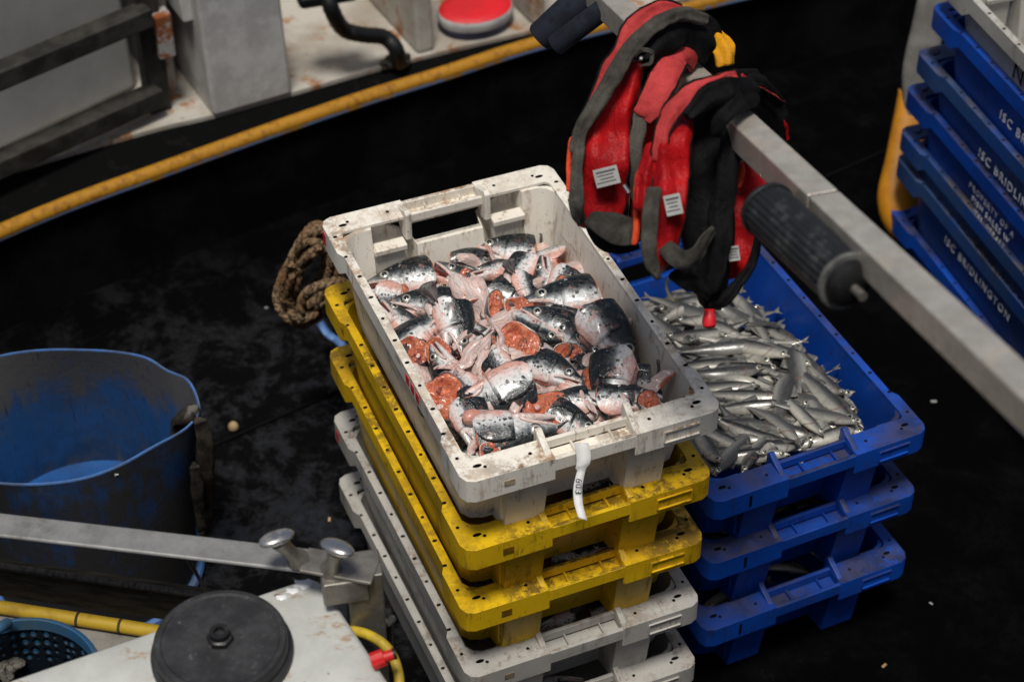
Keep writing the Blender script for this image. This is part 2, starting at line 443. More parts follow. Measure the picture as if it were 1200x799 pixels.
#======================================================================= SALMON
def salmon_skin():
    t = NT('salmon_head_skin')
    x, y, z = t.sep()
    n1 = t.noise(26, 6, .65); n2 = t.noise(120, 4, .6)
    h = t.math('ADD', z, t.math('MULTIPLY', t.math('SUBTRACT', n1, .5), .045))
    h = t.math('ADD', h, t.math('MULTIPLY', t.math('SUBTRACT', t.rnd, .5), .016))
    c = t.mix(t.ramp(h, -.042, -.026), (.60, .33, .27), (.66, .58, .55))
    c = t.mix(t.ramp(h, -.028, -.014), c, (.56, .57, .56))
    c = t.mix(t.ramp(h, -.012, .002), c, (.075, .088, .092))
    c = t.mix(t.ramp(h, .000, .012), c, (.008, .011, .012))
    # mottling
    c = t.mix(t.math('MULTIPLY', t.ramp(n2, .5, .7), .45), c, (.09, .10, .10))
    c = t.mix(t.math('MULTIPLY', t.ramp(t.noise(40, 5), .57, .68), t.ramp(h, -.01, .02, .75, .15)), c, (.58, .26, .21))
    c = t.mix(t.math('MULTIPLY', t.ramp(t.noise(1, 5, .7, co=t.scale(t.co, (60, 200, 60))), .57, .66), .5), c, (.03, .035, .036))
    c = t.mix(t.math('MULTIPLY', t.ramp(t.noise(70, 5, .7), .63, .70), .7), c, (.70, .70, .69))
    # black spots on cheeks and back
    dv = t.n.new('ShaderNodeVectorMath'); dv.operation = 'MULTIPLY_ADD'; nz_ = t.n.new('ShaderNodeTexNoise'); nz_.inputs['Scale'].default_value = 130; t.l.new(t.co, nz_.inputs['Vector'])
    t.l.new(nz_.outputs['Color'], dv.inputs[0]); dv.inputs[1].default_value = (.007, .007, .007); t.l.new(t.co, dv.inputs[2])
    d, vc = t.voro(108, co=dv.outputs[0]); sp = t.n.new('ShaderNodeSeparateColor'); t.l.new(vc, sp.inputs[0])
    rad = t.math('MULTIPLY', sp.outputs[0], .50)
    spot = t.ramp(t.math('SUBTRACT', d, rad), -.02, .05, 1, 0)
    spot = t.math('MULTIPLY', spot, t.math('MULTIPLY', t.ramp(h, -.026, -.014), t.ramp(x, .055, .095, 1, 0)))
    c = t.mix(t.math('MULTIPLY', spot, .93), c, (.006, .007, .008))
    t.bump(t.math('ADD', t.math('MULTIPLY', n2, .8), t.math('ADD', n1, t.noise(55, 5, .7))), .55, .003)
    return t.fin(c, t.ramp(t.noise(110, 5, .75), .38, .62, .12, .46), t.ramp(h, -.03, .0, 0, .06), .45, .35)
def flesh_mat(name, a, b_, c_, sc=60, rough=.28):
    t = NT(name)
    n = t.noise(sc, 8, .75, dist=.6); n2 = t.noise(sc*.35, 4, .6)
    c = t.mix(t.ramp(n, .40, .60), a, b_)
    c = t.mix(t.ramp(n2, .56, .68), c, c_)
    w = t.ramp(t.noise(1, 4, .6, co=t.scale(t.co, (sc*.5, sc*2.4, sc*2.4))), .58, .66)
    wv = t.n.new('ShaderNodeTexWave'); wv.wave_type = 'RINGS'; wv.inputs['Scale'].default_value = sc*1.1; wv.inputs['Distortion'].default_value = 9; wv.inputs['Detail'].default_value = 3; wv.inputs['Detail Scale'].default_value = 1.4; t.l.new(t.co, wv.inputs['Vector'])
    w = t.math('MAXIMUM', w, t.ramp(wv.outputs['Fac'], .86, .97, 0, .8))
    c = t.mix(t.math('MULTIPLY', w, .45), c, (.74, .55, .47))
    t.bump(t.math('ADD', n, w), .8, .004)
    t.b.inputs['Subsurface Weight'].default_value = .12; t.b.inputs['Subsurface Radius'].default_value = (.006, .002, .001); t.b.inputs['Subsurface Scale'].default_value = .5
    return t.fin(c, rough, 0, .6, .4)
M['salmon'] = salmon_skin()
M['flesh'] = flesh_mat('salmon_flesh', (.68, .20, .085), (.50, .080, .030), (.17, .015, .012), 90)
M['pink'] = flesh_mat('pink_belly_skin', (.66, .45, .40), (.58, .50, .47), (.55, .24, .18), 34, .3)
M['mouth'] = simple('mouth_inside', (.16, .035, .028), (.04, .010, .008), rough=.3, scale=50, coat=.4)
M['gill'] = flesh_mat('red_gills', (.42, .02, .02), (.22, .01, .01), (.08, .004, .004), 80, .25)
M['grey_skin'] = simple('dark_salmon_skin', (.025, .03, .032), (.20, .21, .21), rough=.28, scale=30, coat=.3, metal=.15)
M['eye_ring'] = simple('fish_eye_iris', (.62, .61, .54), (.40, .39, .32), rough=.22, metal=.5, scale=90, bump=0, coat=.6)
M['pupil'] = simple('fish_pupil', (.004, .004, .005), rough=.06, bump=0, coat=1.0)
M['fin'] = simple('fin_membrane', (.10, .085, .08), (.035, .03, .03), rough=.35, scale=1, stretch=(20, 220, 220), bump=.7, bscale=1)

HL = .15
ST = [0, .10, .22, .36, .50, .62, .72, .81, .89, .95, .985]
def prof(tt, tab):
    for i in range(len(tab)-1):
        if tt <= tab[i+1][0]:
            a, b_ = tab[i], tab[i+1]; k = (tt-a[0])/(b_[0]-a[0]); k = k*k*(3-2*k)*.35+k*.65
            return a[1]+(b_[1]-a[1])*k
    return tab[-1][1]
TOPZ = [(0, .345), (.15, .345), (.36, .31), (.5, .265), (.62, .215), (.72, .165), (.81, .115), (.89, .070), (.95, .036), (1, .005)]
BOTZ = [(0, -.33), (.15, -.35), (.36, -.325), (.5, -.285), (.62, -.245), (.72, -.21), (.81, -.175), (.89, -.14), (.95, -.11), (1, -.07)]
WID = [(0, .165), (.15, .185), (.36, .185), (.5, .165), (.62, .14), (.72, .118), (.81, .098), (.89, .075), (.95, .052), (1, .025)]
def make_head(var, gape=.15, cutcol='flesh', fin=False, plump=1.0, gillout=.03):
    rnd = random.Random(var*31+5)
    root = empty('cut_salmon')
    n = 28
    def sect(tt, k, grow=0.0):
        th = 2*math.pi*k/n; w = prof(tt, WID)*plump+grow; zt = prof(tt, TOPZ)+grow; zb = prof(tt, BOTZ)-grow
        cy, sy = math.cos(th), math.sin(th)
        y = w*(abs(cy)**.85)*(1 if cy > 0 else -1)
        z = (zt if sy > 0 else -zb)*(abs(sy)**(1.05 if sy > 0 else .9))*(1 if sy > 0 else -1)
        return y, z
    def rear(k):
        th = 2*math.pi*k/n; s = math.sin(th)
        return (-.03*math.cos(th)**2 + (.06 if s > 0 else 0)*s*s + (.20*s*s if s < 0 else 0))
    b = MB(); rings = []
    for i, tt in enumerate(ST):
        ring = []
        for k in range(n):
            y, z = sect(tt, k)
            if tt > .55:                       # only the upper head in front of the mouth corner
                ml = -.095+.10*(tt-.55)
                lo = max(0, min(1, (tt-.55)/.10))
                if z < ml: z = z+(ml-z)*lo*(1-.10*abs(z-ml)/.2); y *= (1-.06*lo)
            x = tt + (rear(k) if i == 0 else rear(k)*max(0, 1-tt/.3))
            p = Vector((x*HL, y*HL, z*HL)); p = wob(wob(p+Vector((var*3.1, 0, 0)), .0026, 28), .0009, 110)-Vector((var*3.1, 0, 0))
            ring.append(p)
        rings.append(ring)
    b.loft(rings, cap0=False, cap1=True)
    b.build('head_skin', M['salmon'], root, smooth=60, sub=1)
    # lower jaw
    b = MB(); rings = []
    R0 = Matrix.Rotation(gape, 3, 'Y'); piv = Vector((.52*HL, 0, -.10*HL))
    for tt in (.44, .52, .60, .70, .80, .88, .94, .975):
        ring = []; w = prof(tt, WID)*.93; zb = prof(tt, BOTZ)*.98; zt = -.098+.10*max(0, tt-.55)
        for k in range(14):
            th = 2*math.pi*k/14; cz = (zt+zb)/2; hz = (zt-zb)/2
            p = Vector((tt*HL, w*math.cos(th)*HL*(.9 if math.sin(th) > 0 else 1), (cz+hz*math.sin(th))*HL))
            ring.append(R0 @ (p-piv)+piv)
        rings.append(ring)
    b.loft(rings)
    b.build('lower_jaw', M['salmon'], root, smooth=60, sub=1)
    b = MB(); rings = []
    for tt in (.50, .60, .70, .80, .88, .93):
        w = prof(tt, WID)*.86; z_ = -.100+.10*max(0, tt-.55); op = math.tan(gape)*(tt-.50)*.55
        rings.append([Vector((tt*HL, w*math.cos(2*math.pi*k/12)*HL, (z_-op*.5+(.012+op*.45)*math.sin(2*math.pi*k/12))*HL)) for k in range(12)])
    b.loft(rings); b.build('mouth', M['mouth'], root, smooth=60)
    # pale jaw bone along the mouth, one each side
    b = MB()
    for s in (-1, 1):
        pts = [Vector((tt*HL, s*(prof(tt, WID)*plump*.97)*HL, z*HL)) for tt, z in ((.95, -.04), (.86, -.052), (.76, -.068), (.66, -.088), (.57, -.12), (.52, -.16))]
        b.tube(spline(pts, 3), [.0022+.0022*math.sin(math.pi*min(1, i/15)) for i in range(16)], seg=8)
    b.build('jaw_bone', M['pink'], root, smooth=60)
    # gill covers
    for s in (-1, 1):
        b = MB(); NU, NV = 10, 12; g = []
        for i in range(NU+1):
            u = i/NU; tt = .44-.50*u
            for j in range(NV+1):
                v = j/NV*2-1
                span = math.sqrt(max(0, 1-(max(0, (u-.35)/.66))**2))
                th = (-20+50*v*span)*math.pi/180
                w = prof(max(0, tt), WID)*plump; zt = prof(max(0, tt), TOPZ); zb = prof(max(0, tt), BOTZ)
                gr = .008+gillout*u*u
                y = (w+gr)*(math.cos(th)**.85); z = (zt if th > 0 else -zb)*math.sin(th)
                g.append(wob(Vector((tt*HL, s*y*HL, z*HL)), .0016, 40))
        fs = [(i*(NV+1)+j, i*(NV+1)+j+1, (i+1)*(NV+1)+j+1, (i+1)*(NV+1)+j) for i in range(NU) for j in range(NV)]
        b.add(g, fs)
        o = b.build('gill_cover', M['salmon'], root, smooth=70, recalc=False)
        md = o.modifiers.new('sol', 'SOLIDIFY'); md.thickness = .0016; md.offset = 0
    # cut face: lumpy flesh inside the skin rim
    b = MB(); rings = []
    for q, (sc, dx) in enumerate(((.99, .002), (.90, -.004), (.70, .003), (.45, .012), (.2, .010))):
        ring = []
        for k in range(n):
            y, z = sect(0, k); x = rear(k)*(1 if q < 2 else .6)
            p = Vector((x*HL+dx, y*sc*HL, z*sc*HL))
            if q: p += mnoise.noise_vector(p*70+Vector((var*5, 0, 0)))*.006
            ring.append(p)
        rings.append(ring)
    b.loft(rings, cap0=False, cap1=True)
    b.build('cut_flesh', M[cutcol], root, smooth=70, sub=1)
    # eyes
    for s in (-1, 1):
        e = MB(); c = Vector((.70*HL, s*prof(.70, WID)*plump*HL*.93, .035*HL)); nr = Vector((.15, s, .25)).normalized()
        q = nr.to_track_quat('Z', 'Y'); r = .0098
        prf = [(1.15, -.3), (1.12, .12), (.95, .30), (.6, .42)]
        e.loft([[c+q @ Vector((r*a*math.cos(t*.3927), r*a*math.sin(t*.3927), r*h)) for t in range(16)] for a, h in prf], cap0=False, mi=0)
        e.loft([[c+q @ Vector((r*a*math.cos(t*.3927), r*a*math.sin(t*.3927), r*h)) for t in range(16)] for a, h in ((.66, .37), (.56, .50), (.32, .58), (.1, .60))], cap0=False, mi=1)
        e.loft([[c+q @ Vector((r*a*math.cos(t*.3927), r*a*math.sin(t*.3927), r*h)) for t in range(16)] for a, h in ((1.14, .02), (1.42, -.02), (1.48, -.25))], cap0=False, cap1=False, mi=2)
        e.build('eye', [M['eye_ring'], M['pupil'], M['grey_skin']], root, smooth=80)
    if fin:
        add_fin(root, Vector((.02*HL, -.19*HL, -.20*HL)), Vector((-.9, -.25, -.3)), Vector((0, -.3, 1)), .055)
        b = MB(); pts = spline([(.15*HL, 0, -.28*HL), (-.02*HL, 0, -.30*HL), (-.16*HL, .01, -.24*HL)], 4)
        b.tube(pts, [.013]*4+[.016]*3+[.010, .006], seg=10); b.build('throat_flesh', M['pink'], root, smooth=60)
    return root
def add_fin(root, base, d, up, L):
    b = MB(); d = d.normalized(); side = up.cross(d).normalized(); upv = d.cross(side).normalized(); g = []
    for i in range(7):
        u = i/6
        for j in range(9):
            v = j/8*2-1
            g.append(base + d*(L*u*(1-.18*abs(v)**2)) + upv*(v*L*(.10+.36*u)) + side*(.004*math.sin(v*4+u*3)+.010*u*u))
    b.add(g, [(i*9+j, i*9+j+1, (i+1)*9+j+1, (i+1)*9+j) for i in range(6) for j in range(8)])
    o = b.build('fin', M['fin'], root, smooth=80, recalc=False)
    md = o.modifiers.new('sol', 'SOLIDIFY'); md.thickness = .0012
    return o

def make_collar(var):
    """folded pink belly / collar piece, skin outside and flesh inside, with its fin"""
    rnd = random.Random(var*17+3); root = empty('salmon_offcut')
    L = .115+.03*rnd.random(); Wd = .036+.016*rnd.random(); fold = 1.2+rnd.random()*1.3; bend = rnd.uniform(-.9, .9)
    NU, NV = 14, 12; g = []
    for i in range(NU+1):
        u = i/NU
        for j in range(NV+1):
            v = j/NV*2-1
            w = Wd*(.35+.65*math.sin(math.pi*min(1, .12+u*.82)))*(1-.35*u)
            a = v*fold*.5; rr = w/(fold*.5)
            y = rr*math.sin(a)*1.0; z = rr*(math.cos(a)-1)*1.1
            x = (u-.5)*L + .012*math.sin(v*3+var)
            p = Vector((x, y + bend*.02*(u-.5)**2*4, z+.012*math.sin(u*5+var)))
            g.append(p+mnoise.noise_vector(p*32+Vector((var*7, 1, 2)))*.008)
    fs = [(i*(NV+1)+j, i*(NV+1)+j+1, (i+1)*(NV+1)+j+1, (i+1)*(NV+1)+j) for i in range(NU) for j in range(NV)]
    b = MB(); b.add(g, fs)
    b.f = [tuple(reversed(f)) for f in b.f]
    o = b.build('belly_flap', [M['pink'], M['flesh'], M['pink']], root, smooth=70, recalc=False)
    md = o.modifiers.new('sol', 'SOLIDIFY'); md.thickness = .007; md.offset = -1; md.material_offset = 1; md.material_offset_rim = 2
    o.modifiers.new('s', 'SUBSURF').render_levels = 1
    if var % 2 == 0:
        add_fin(root, Vector((L*.30, Wd*.5, -.01)), Vector((.6, .8, .1)), Vector((0, 0, 1)), .04)
    return root
def make_chunk(var):
    """stump of a fish: dark skin ring round a ragged orange cut face"""
    root = empty('salmon_offcut'); n = 44
    def edge(k, sc, x):
        a = 2*math.pi*k/n; w = 1+.16*mnoise.noise(Vector((math.cos(a)*1.3+var*4, math.sin(a)*1.3, 0)))+.07*math.sin(3*a+var)
        return Vector((x, .034*sc*w*math.cos(a), .047*sc*w*math.sin(a)))
    b = MB(); rings = [[wob(edge(k, sc, x), .003, 30+var) for k in range(n)] for x, sc in ((.003, .95), (.004, 1.02), (-.012, 1.05), (-.035, .98), (-.06, .80), (-.078, .45), (-.084, .15))]
    b.loft(rings, cap0=False); b.build('skin', M['grey_skin'] if var % 2 else M['salmon'], root, smooth=70, sub=1)
    b = MB(); rings = []
    for q in range(14):
        sc = .97*(1-q/13.6); ring = []
        for k in range(n):
            p = edge(k, sc, .001)
            if q:
                v = Vector((p.y, p.z, var*.31)); f = mnoise.noise(v*48)*.013+mnoise.noise(v*120)*.007+mnoise.noise(v*260)*.003
                cav = -.020*math.exp(-((p.y+.006)**2+(p.z+.020)**2)/.00016)
                p.x += .004+f+cav; p.y += mnoise.noise(v*90+Vector((5, 0, 0)))*.003
            ring.append(p)
        rings.append(ring)
    b.loft(rings, cap0=False); b.build('cut_flesh', M['flesh'], root, smooth=180)
    b = MB(); b.disc((.004, .003, .020), .0055, (1, .2, .1), h=.006, seg=12); b.build('backbone', M['pink'], root, smooth=40, bevel=.002)
    return root

heads = [make_head(i, *a) for i, a in enumerate(((.13, 'flesh', False, 1.0, .014), (.24, 'flesh', True, 1.0, .035), (.10, 'flesh', False, 1.06, .016), (.46, 'gill', True, .95, .09), (.18, 'flesh', True, 1.02, .022)))]
collars = [make_collar(i) for i in range(5)]
chunks = [make_chunk(i) for i in range(4)]

NP = (UP*.0 - FWD*.45 + Vector((0, 0, 1))*.55).normalized()
RR = (RT - NP*RT.dot(NP)).normalized(); UU = NP.cross(RR)
def orient(o, pos, ang, s, roll=0.0, pitch=0.0, sc=1.0):
    """ang = direction of local +x as seen in the picture (deg, counter-clockwise), s = +1 back towards the top"""
    a = R(ang); X = RR*math.cos(a)+UU*math.sin(a); Z = (-RR*math.sin(a)+UU*math.cos(a))*s
    Rx = Matrix.Rotation(R(roll), 3, X); Z = Rx @ Z
    Y = Z.cross(X)
    Ry = Matrix.Rotation(R(pitch), 3, (NP.cross(X)).normalized()); X = Ry @ X; Z = Ry @ Z; Y = Ry @ Y
    m = Matrix((X, Y, Z)).transposed().to_4x4(); m = m @ Matrix.Diagonal((sc, sc, sc, 1)); m.translation = pos
    o.matrix_world = m
def local_y(cr, p):     # crate coordinates
    v = Matrix.Rotation(-cr.rotation_euler.z, 3, 'Z') @ (Vector((p.x, p.y, 0))-Vector((cr.location.x, cr.location.y, 0)))
    return v
def pile_point(cr, px, py, zb, zf, lift=0.0):
    """where the ray of a measured point meets the sloping top of the pile"""
    z = (zb+zf)/2
    for _ in range(12):
        p = P(px, py, z); v = local_y(cr, p); k = max(0, min(1, (v.y+.33)/.66)); z = zf+(zb-zf)*k+lift
    return P(px, py, z)
zbA, zfA = .928-.125, .928-.035
HEADS = [  # cx, cy, angle of snout, back side, roll, variant, scale, lift, words
 (590, 292, 170, -1, 0, 0, 1.00, .012, 'salmon head lying apart at the far end, snout left, spotted cheek'),
 (470, 327, 188, -1, 0, 4, 1.02, .012, 'salmon head nearest the far left corner, snout left, dark spotted back'),
 (556, 306, 20, 1, 35, 2, .80, 0, 'small dark salmon head showing its cut end, left of the one lying apart'),
 (540, 330, 140, -1, 10, 3, .95, .005, 'salmon head with mouth gaping open and pink throat towards the far end'),
 (494, 358, 175, -1, -8, 2, .95, .012, 'silver salmon head pointing left, just below the one in the far left corner'),
 (468, 375, 130, -1, 20, 0, .78, .008, 'small nearly black salmon head against the left wall of the crate'),
 (496, 386, 40, 1, -15, 4, .90, .018, 'salmon head beside the left wall with pale silver snout and cheek'),
 (536, 388, 285, 1, 0, 3, .95, .016, 'salmon head with its gill cover lifted off the red gills'),
 (604, 326, 235, -1, 10, 0, .85, .012, 'grey salmon head below the one lying apart, snout down'),
 (645, 306, 200, -1, 50, 2, .90, .0, 'black backed salmon head seen from above, near the far right corner'),
 (656, 350, 184, -1, 0, 4, 1.12, .018, 'large salmon head pointing left in the middle right of the heap'),
 (644, 378, 150, -1, -10, 2, .90, .012, 'mottled brownish salmon head with pink lower jaw under the large one'),
 (722, 396, 307, 1, 0, 0, 1.18, .022, 'largest salmon head, snout down to the right against the right wall'),
 (578, 468, 205, 1, -6, 2, 1.22, .024, 'big dark salmon head near the front left, back towards the handle'),
 (557, 502, 292, 1, 10, 0, .85, .008, 'dark salmon head in the near left corner of the crate'),
 (607, 512, 8, -1, 0, 4, 1.10, .014, 'dark salmon head against the near wall, snout to the right'),
 (716, 452, 262, -1, 12, 2, 1.05, .022, 'salmon head with dark cheek standing snout down on the right'),
 (750, 487, 5, 1, -6, 2, .92, .006, 'spotted silver salmon head squeezed in the near right corner'),
 (676, 500, 335, 1, 10, 0, .80, -.004, 'salmon head half hidden by the right lug of the near handle'),
 (604, 352, 330, 1, 10, 2, .85, .000, 'grey speckled salmon head in the centre of the far half'),
 (690, 368, 20, 1, 15, 4, .85, .000, 'silver piece of salmon head wedged between the two big heads on the right'),
 (520, 432, 120, 1, -20, 2, .80, -.004, 'dim salmon head low in the heap left of the centre'),
 (622, 436, 170, -1, -30, 4, .95, .008, 'salmon head with pink belly upwards in the middle of the heap'),
 (690, 425, 60, 1, 20, 3, .80, .004, 'salmon head pointing up between the flesh lumps on the right'),
]
def clamp_in(cr, p, mx, my):
    v = local_y(cr, p); x = max(-mx, min(mx, v.x)); y = max(-my, min(my, v.y))
    w = Matrix.Rotation(cr.rotation_euler.z, 3, 'Z') @ Vector((x, y, 0)); return Vector((w.x+cr.location.x, w.y+cr.location.y, p.z))
def seatin(cr, p):
    """keep a point inside the crate walls"""
    v = local_y(cr, p); x = max(-.185, min(.185, v.x)); y = max(-.30, min(.30, v.y))
    w = Matrix.Rotation(cr.rotation_euler.z, 3, 'Z') @ Vector((x, y, 0))
    return Vector((w.x+cr.location.x, w.y+cr.location.y, p.z))
GH = 'salmon heads heaped in the top white crate'
for cx, cy, ang, s, roll, var, sc, lift, lab in HEADS:
    sc *= .88
    o = copy_tree(heads[var]); tag(o, lab, 'fish head', GH)
    p = pile_point(A[0], cx, cy, zbA, zfA, lift)
    a = R(ang); X = RR*math.cos(a)+UU*math.sin(a)
    for _ in range(3):
        for e_ in (p+X*HL*sc*.56, p-X*HL*sc*.50, p+X.cross(NP)*.045*sc, p-X.cross(NP)*.045*sc): p = p+(clamp_in(A[0], e_, .212, .332)-e_)
    orient(o, p - X*HL*sc*.46, ang, s, roll, random.uniform(-4, 4), sc)
CH = [(606, 404, 205, 0, .98, .020, 'round orange cut face in the middle of the heap'),
      (519, 466, 185, 1, 1.02, .022, 'tall orange cut face ringed with dark skin by the left wall'),
      (643, 480, 100, 3, .98, .018, 'wide orange lump of salmon flesh behind the near handle'),
      (484, 412, 240, 2, .70, .016, 'reddish lump of salmon flesh near the left wall, half way along'),
      (512, 412, 200, 0, .62, .020, 'narrow orange strip of flesh under the head with the lifted gill cover'),
      (666, 420, 260, 3, .74, .018, 'bright orange shreds of salmon flesh right of the centre'),
      (627, 316, 180, 2, .62, .014, 'orange cut face by the black backed head at the far right'),
      (606, 360, 250, 0, .52, .020, 'small red flesh lump below the head lying apart'),
      (578, 528, 300, 2, .52, .014, 'red flesh lump between the two dark heads at the near left'),
      (548, 302, 20, 1, .50, .010, 'small red cut end at the far left of the head lying apart'),
      (762, 470, 30, 0, .50, .018, 'flesh lump with a fin in the near right part')]
for cx, cy, ang, var, sc, lift, lab in CH:
    o = copy_tree(chunks[var]); tag(o, lab, 'fish piece', 'orange cut pieces of salmon')
    p = pile_point(A[0], cx, cy, zbA, zfA, lift)
    # the cut face looks at the sky and the camera
    a = R(ang); T = RR*math.cos(a)+UU*math.sin(a)
    X = (NP*1.0+T*.25).normalized(); Y = (T - X*T.dot(X)).normalized(); Z = X.cross(Y)
    m = Matrix((X, Y, Z)).transposed().to_4x4() @ Matrix.Diagonal((sc, sc*1.25, sc, 1)); m.translation = p; o.matrix_world = m
CO = [(556, 352, 300, 0, 1.1, .016, 'long pale pink throat piece pointing down from the gaping head'),
      (660, 318, 190, 1, .95, .010, 'pale orange belly flap near the far right corner'),
      (706, 350, 250, 2, .85, .006, 'pink strip with a dark fin against the right wall'),
      (548, 428, 60, 3, .95, .012, 'pink folded belly piece left of the big orange cut face'),
      (575, 420, 70, 0, .9, .016, 'pale pink collar standing up beside the orange cut face'),
      (632, 432, 350, 4, 1.05, .014, 'broad pink belly flap below the orange cut face'),
      (690, 400, 100, 1, .7, .006, 'pink shred between the large heads on the right'),
      (755, 452, 20, 2, .8, .014, 'pink collar with a fin at the right wall'),
      (518, 398, 10, 3, .8, .002, 'pink strip under the head with the lifted gill cover'),
      (700, 484, 30, 3, .7, -.004, 'pale belly piece behind the near handle'),
      (580, 372, 200, 2, .9, .010, 'pink and grey flap in the centre of the heap'),
      (655, 460, 200, 1, .9, .002, 'pink flap above the orange lump behind the near handle'),
      (486, 428, 290, 4, .8, -.004, 'pale strip of belly low by the left wall'),
      (672, 330, 170, 3, .8, .004, 'pink rolled flap above the large head on the right'),
      (560, 450, 140, 1, .7, .004, 'pink flap between the tall cut face and the big dark head'),
      (622, 300, 20, 4, .7, -.01, 'small pale flap at the far end of the heap'),
      (690, 445, 80, 0, .75, .006, 'silvery pink tail piece standing up near the right'),
      (600, 382, 30, 1, .8, .006, 'pink gristly flap above the round orange cut face')]
for cx, cy, ang, var, sc, lift, lab in CO:
    o = copy_tree(collars[var]); tag(o, lab, 'fish piece', 'pink belly and collar pieces of salmon')
    p = pile_point(A[0], cx, cy, zbA, zfA, lift)
    a = R(ang); X = RR*math.cos(a)+UU*math.sin(a); Z = (NP+mnoise.noise_vector(p*50)*.7); Z = (Z-X*Z.dot(X)).normalized(); Y = Z.cross(X)
    m = Matrix((X, Y, Z)).transposed().to_4x4() @ Matrix.Diagonal((sc, sc, sc, 1)); m.translation = p; o.matrix_world = m
# smaller pieces lying between the big ones
rnd = random.Random(77)
for i in range(20):
    px, py = PX = [(520, 345), (572, 322), (618, 345), (636, 330), (684, 336), (470, 350), (515, 366), (560, 392), (632, 392), (672, 394), (708, 420), (740, 440), (655, 440), (590, 440), (540, 446), (530, 490), (598, 484), (662, 472), (728, 486), (566, 410)][i]
    o = copy_tree(heads[rnd.randrange(5)]); tag(o, 'partly buried small salmon head wedged between the larger ones', 'fish head', 'half buried small salmon heads'); sc = rnd.uniform(.55, .74)
    p = pile_point(A[0], px, py, zbA, zfA, .008); a_ = rnd.uniform(0, 360); X = RR*math.cos(R(a_))+UU*math.sin(R(a_))
    p = clamp_in(A[0], p, .15, .27); orient(o, p-X*HL*sc*.46, a_, rnd.choice((-1, 1)), rnd.uniform(-35, 35), rnd.uniform(-18, 18), sc)
for i in range(44):
    u, v = (i*.618034) % 1, (i+.5)/44
    w = Matrix.Rotation(A[0].rotation_euler.z, 3, 'Z') @ Vector((-.175+.35*u, -.29+.58*v, 0))
    z = zfA+(zbA-zfA)*(-.29+.58*v+.33)/.66+rnd.uniform(.012, .026)
    k = rnd.random(); o = copy_tree(collars[rnd.randrange(5)] if k < .55 else chunks[rnd.randrange(4)])
    tag(o, 'small ragged shred of salmon lying among the heads', 'fish scrap', 'small salmon shreds between the heads')
    a_ = rnd.uniform(0, 6.28); X = RR*math.cos(a_)+UU*math.sin(a_); Z = (NP+Vector((rnd.uniform(-.8, .8), rnd.uniform(-.8, .8), 0)))
    if k >= .55: X = (NP+X*.5).normalized(); Z = UU.copy()
    Z = (Z-X*Z.dot(X)).normalized(); Y = Z.cross(X); sc = rnd.uniform(.34, .58) if k < .55 else rnd.uniform(.36, .56)
    m = Matrix((X, Y, Z)).transposed().to_4x4() @ Matrix.Diagonal((sc, sc*rnd.uniform(.6, 1), sc*rnd.uniform(.9, 1.4), 1)); m.translation = Vector((w.x+A[0].location.x, w.y+A[0].location.y, z)); o.matrix_world = m
# heap underneath, filling the crate (seen only in the gaps)
def fill(cr, zb, zf, n, src, cat, labels, group, seed, sc=(.8, 1.0), drop=.03, xr=.13, yr=.24, names=None):
    rnd = random.Random(seed); k = 0
    for i in range(n):
        x = -xr+2*xr*((i*0.618034) % 1); y = -yr+2*yr*((i+.5)/n)
        w = Matrix.Rotation(cr.rotation_euler.z, 3, 'Z') @ Vector((x, y, 0))
        z = zf+(zb-zf)*(y+.33)/.66-drop
        o = copy_tree(rnd.choice(src)); tag(o, labels, cat, group)
        a_ = rnd.uniform(0, 360); X = RR*math.cos(R(a_))+UU*math.sin(R(a_)); orient(o, Vector((w.x+cr.location.x, w.y+cr.location.y, z))-X*HL*.42, a_, rnd.choice((-1, 1)), rnd.uniform(-40, 40), rnd.uniform(-10, 10), rnd.uniform(*sc))
fill(A[0], zbA, zfA, 26, heads[:3]+collars[:2], 'fish piece', 'salmon piece buried in the heap of the top white crate, seen only through gaps', 'buried salmon pieces', 3)
LOW = {1: ('upper yellow crate', [(632, 594, 0), (612, 600, 1), (688, 580, 0)]), 2: ('lower yellow crate', [(568, 699, 0), (585, 690, 1), (655, 663, 0), (672, 655, 0)]),
       3: ('grey white crate under the yellow ones', [(612, 757, 1), (600, 768, 0), (680, 733, 0), (700, 722, 0), (748, 713, 1)]), 4: ('bottom crate of the tall stack', [(640, 800, 0)])}
for ci, (nm, pts) in LOW.items():
    rnd = random.Random(40+ci); cr_ = A[ci]; zt = cr_.location.z+H
    for px, py, kind in pts:
        o = copy_tree(rnd.choice(chunks) if kind else heads[rnd.choice((0, 2, 4))]); tag(o, 'salmon piece in the %s, glimpsed in its gap' % nm, 'fish piece', 'salmon pieces in the %s' % nm)
        p = P(px, py, zt-.055); v = local_y(cr_, p); x = max(-.15, min(.15, v.x)); y = max(-.285, v.y)
        w = Matrix.Rotation(cr_.rotation_euler.z, 3, 'Z') @ Vector((x, y, 0))
        orient(o, Vector((w.x+cr_.location.x, w.y+cr_.location.y, zt-.075)), 17+rnd.choice((0, 180))+rnd.uniform(-12, 12), rnd.choice((-1, 1)), rnd.uniform(-20, 20), 0, .55)
    for i in range(7):     # the narrow gap along the left side
        x, y = -.165, -.16+.40*i/6; w = Matrix.Rotation(cr_.rotation_euler.z, 3, 'Z') @ Vector((x, y, 0))
        o = copy_tree(rnd.choice(collars+chunks)); tag(o, 'salmon piece in the %s, glimpsed in its gap' % nm, 'fish piece', 'salmon pieces in the %s' % nm)
        orient(o, Vector((w.x+cr_.location.x, w.y+cr_.location.y, zt-.085)), 118, 1, rnd.uniform(-40, 40), 0, .55)
for h in heads+collars+chunks: kill_tree(h)

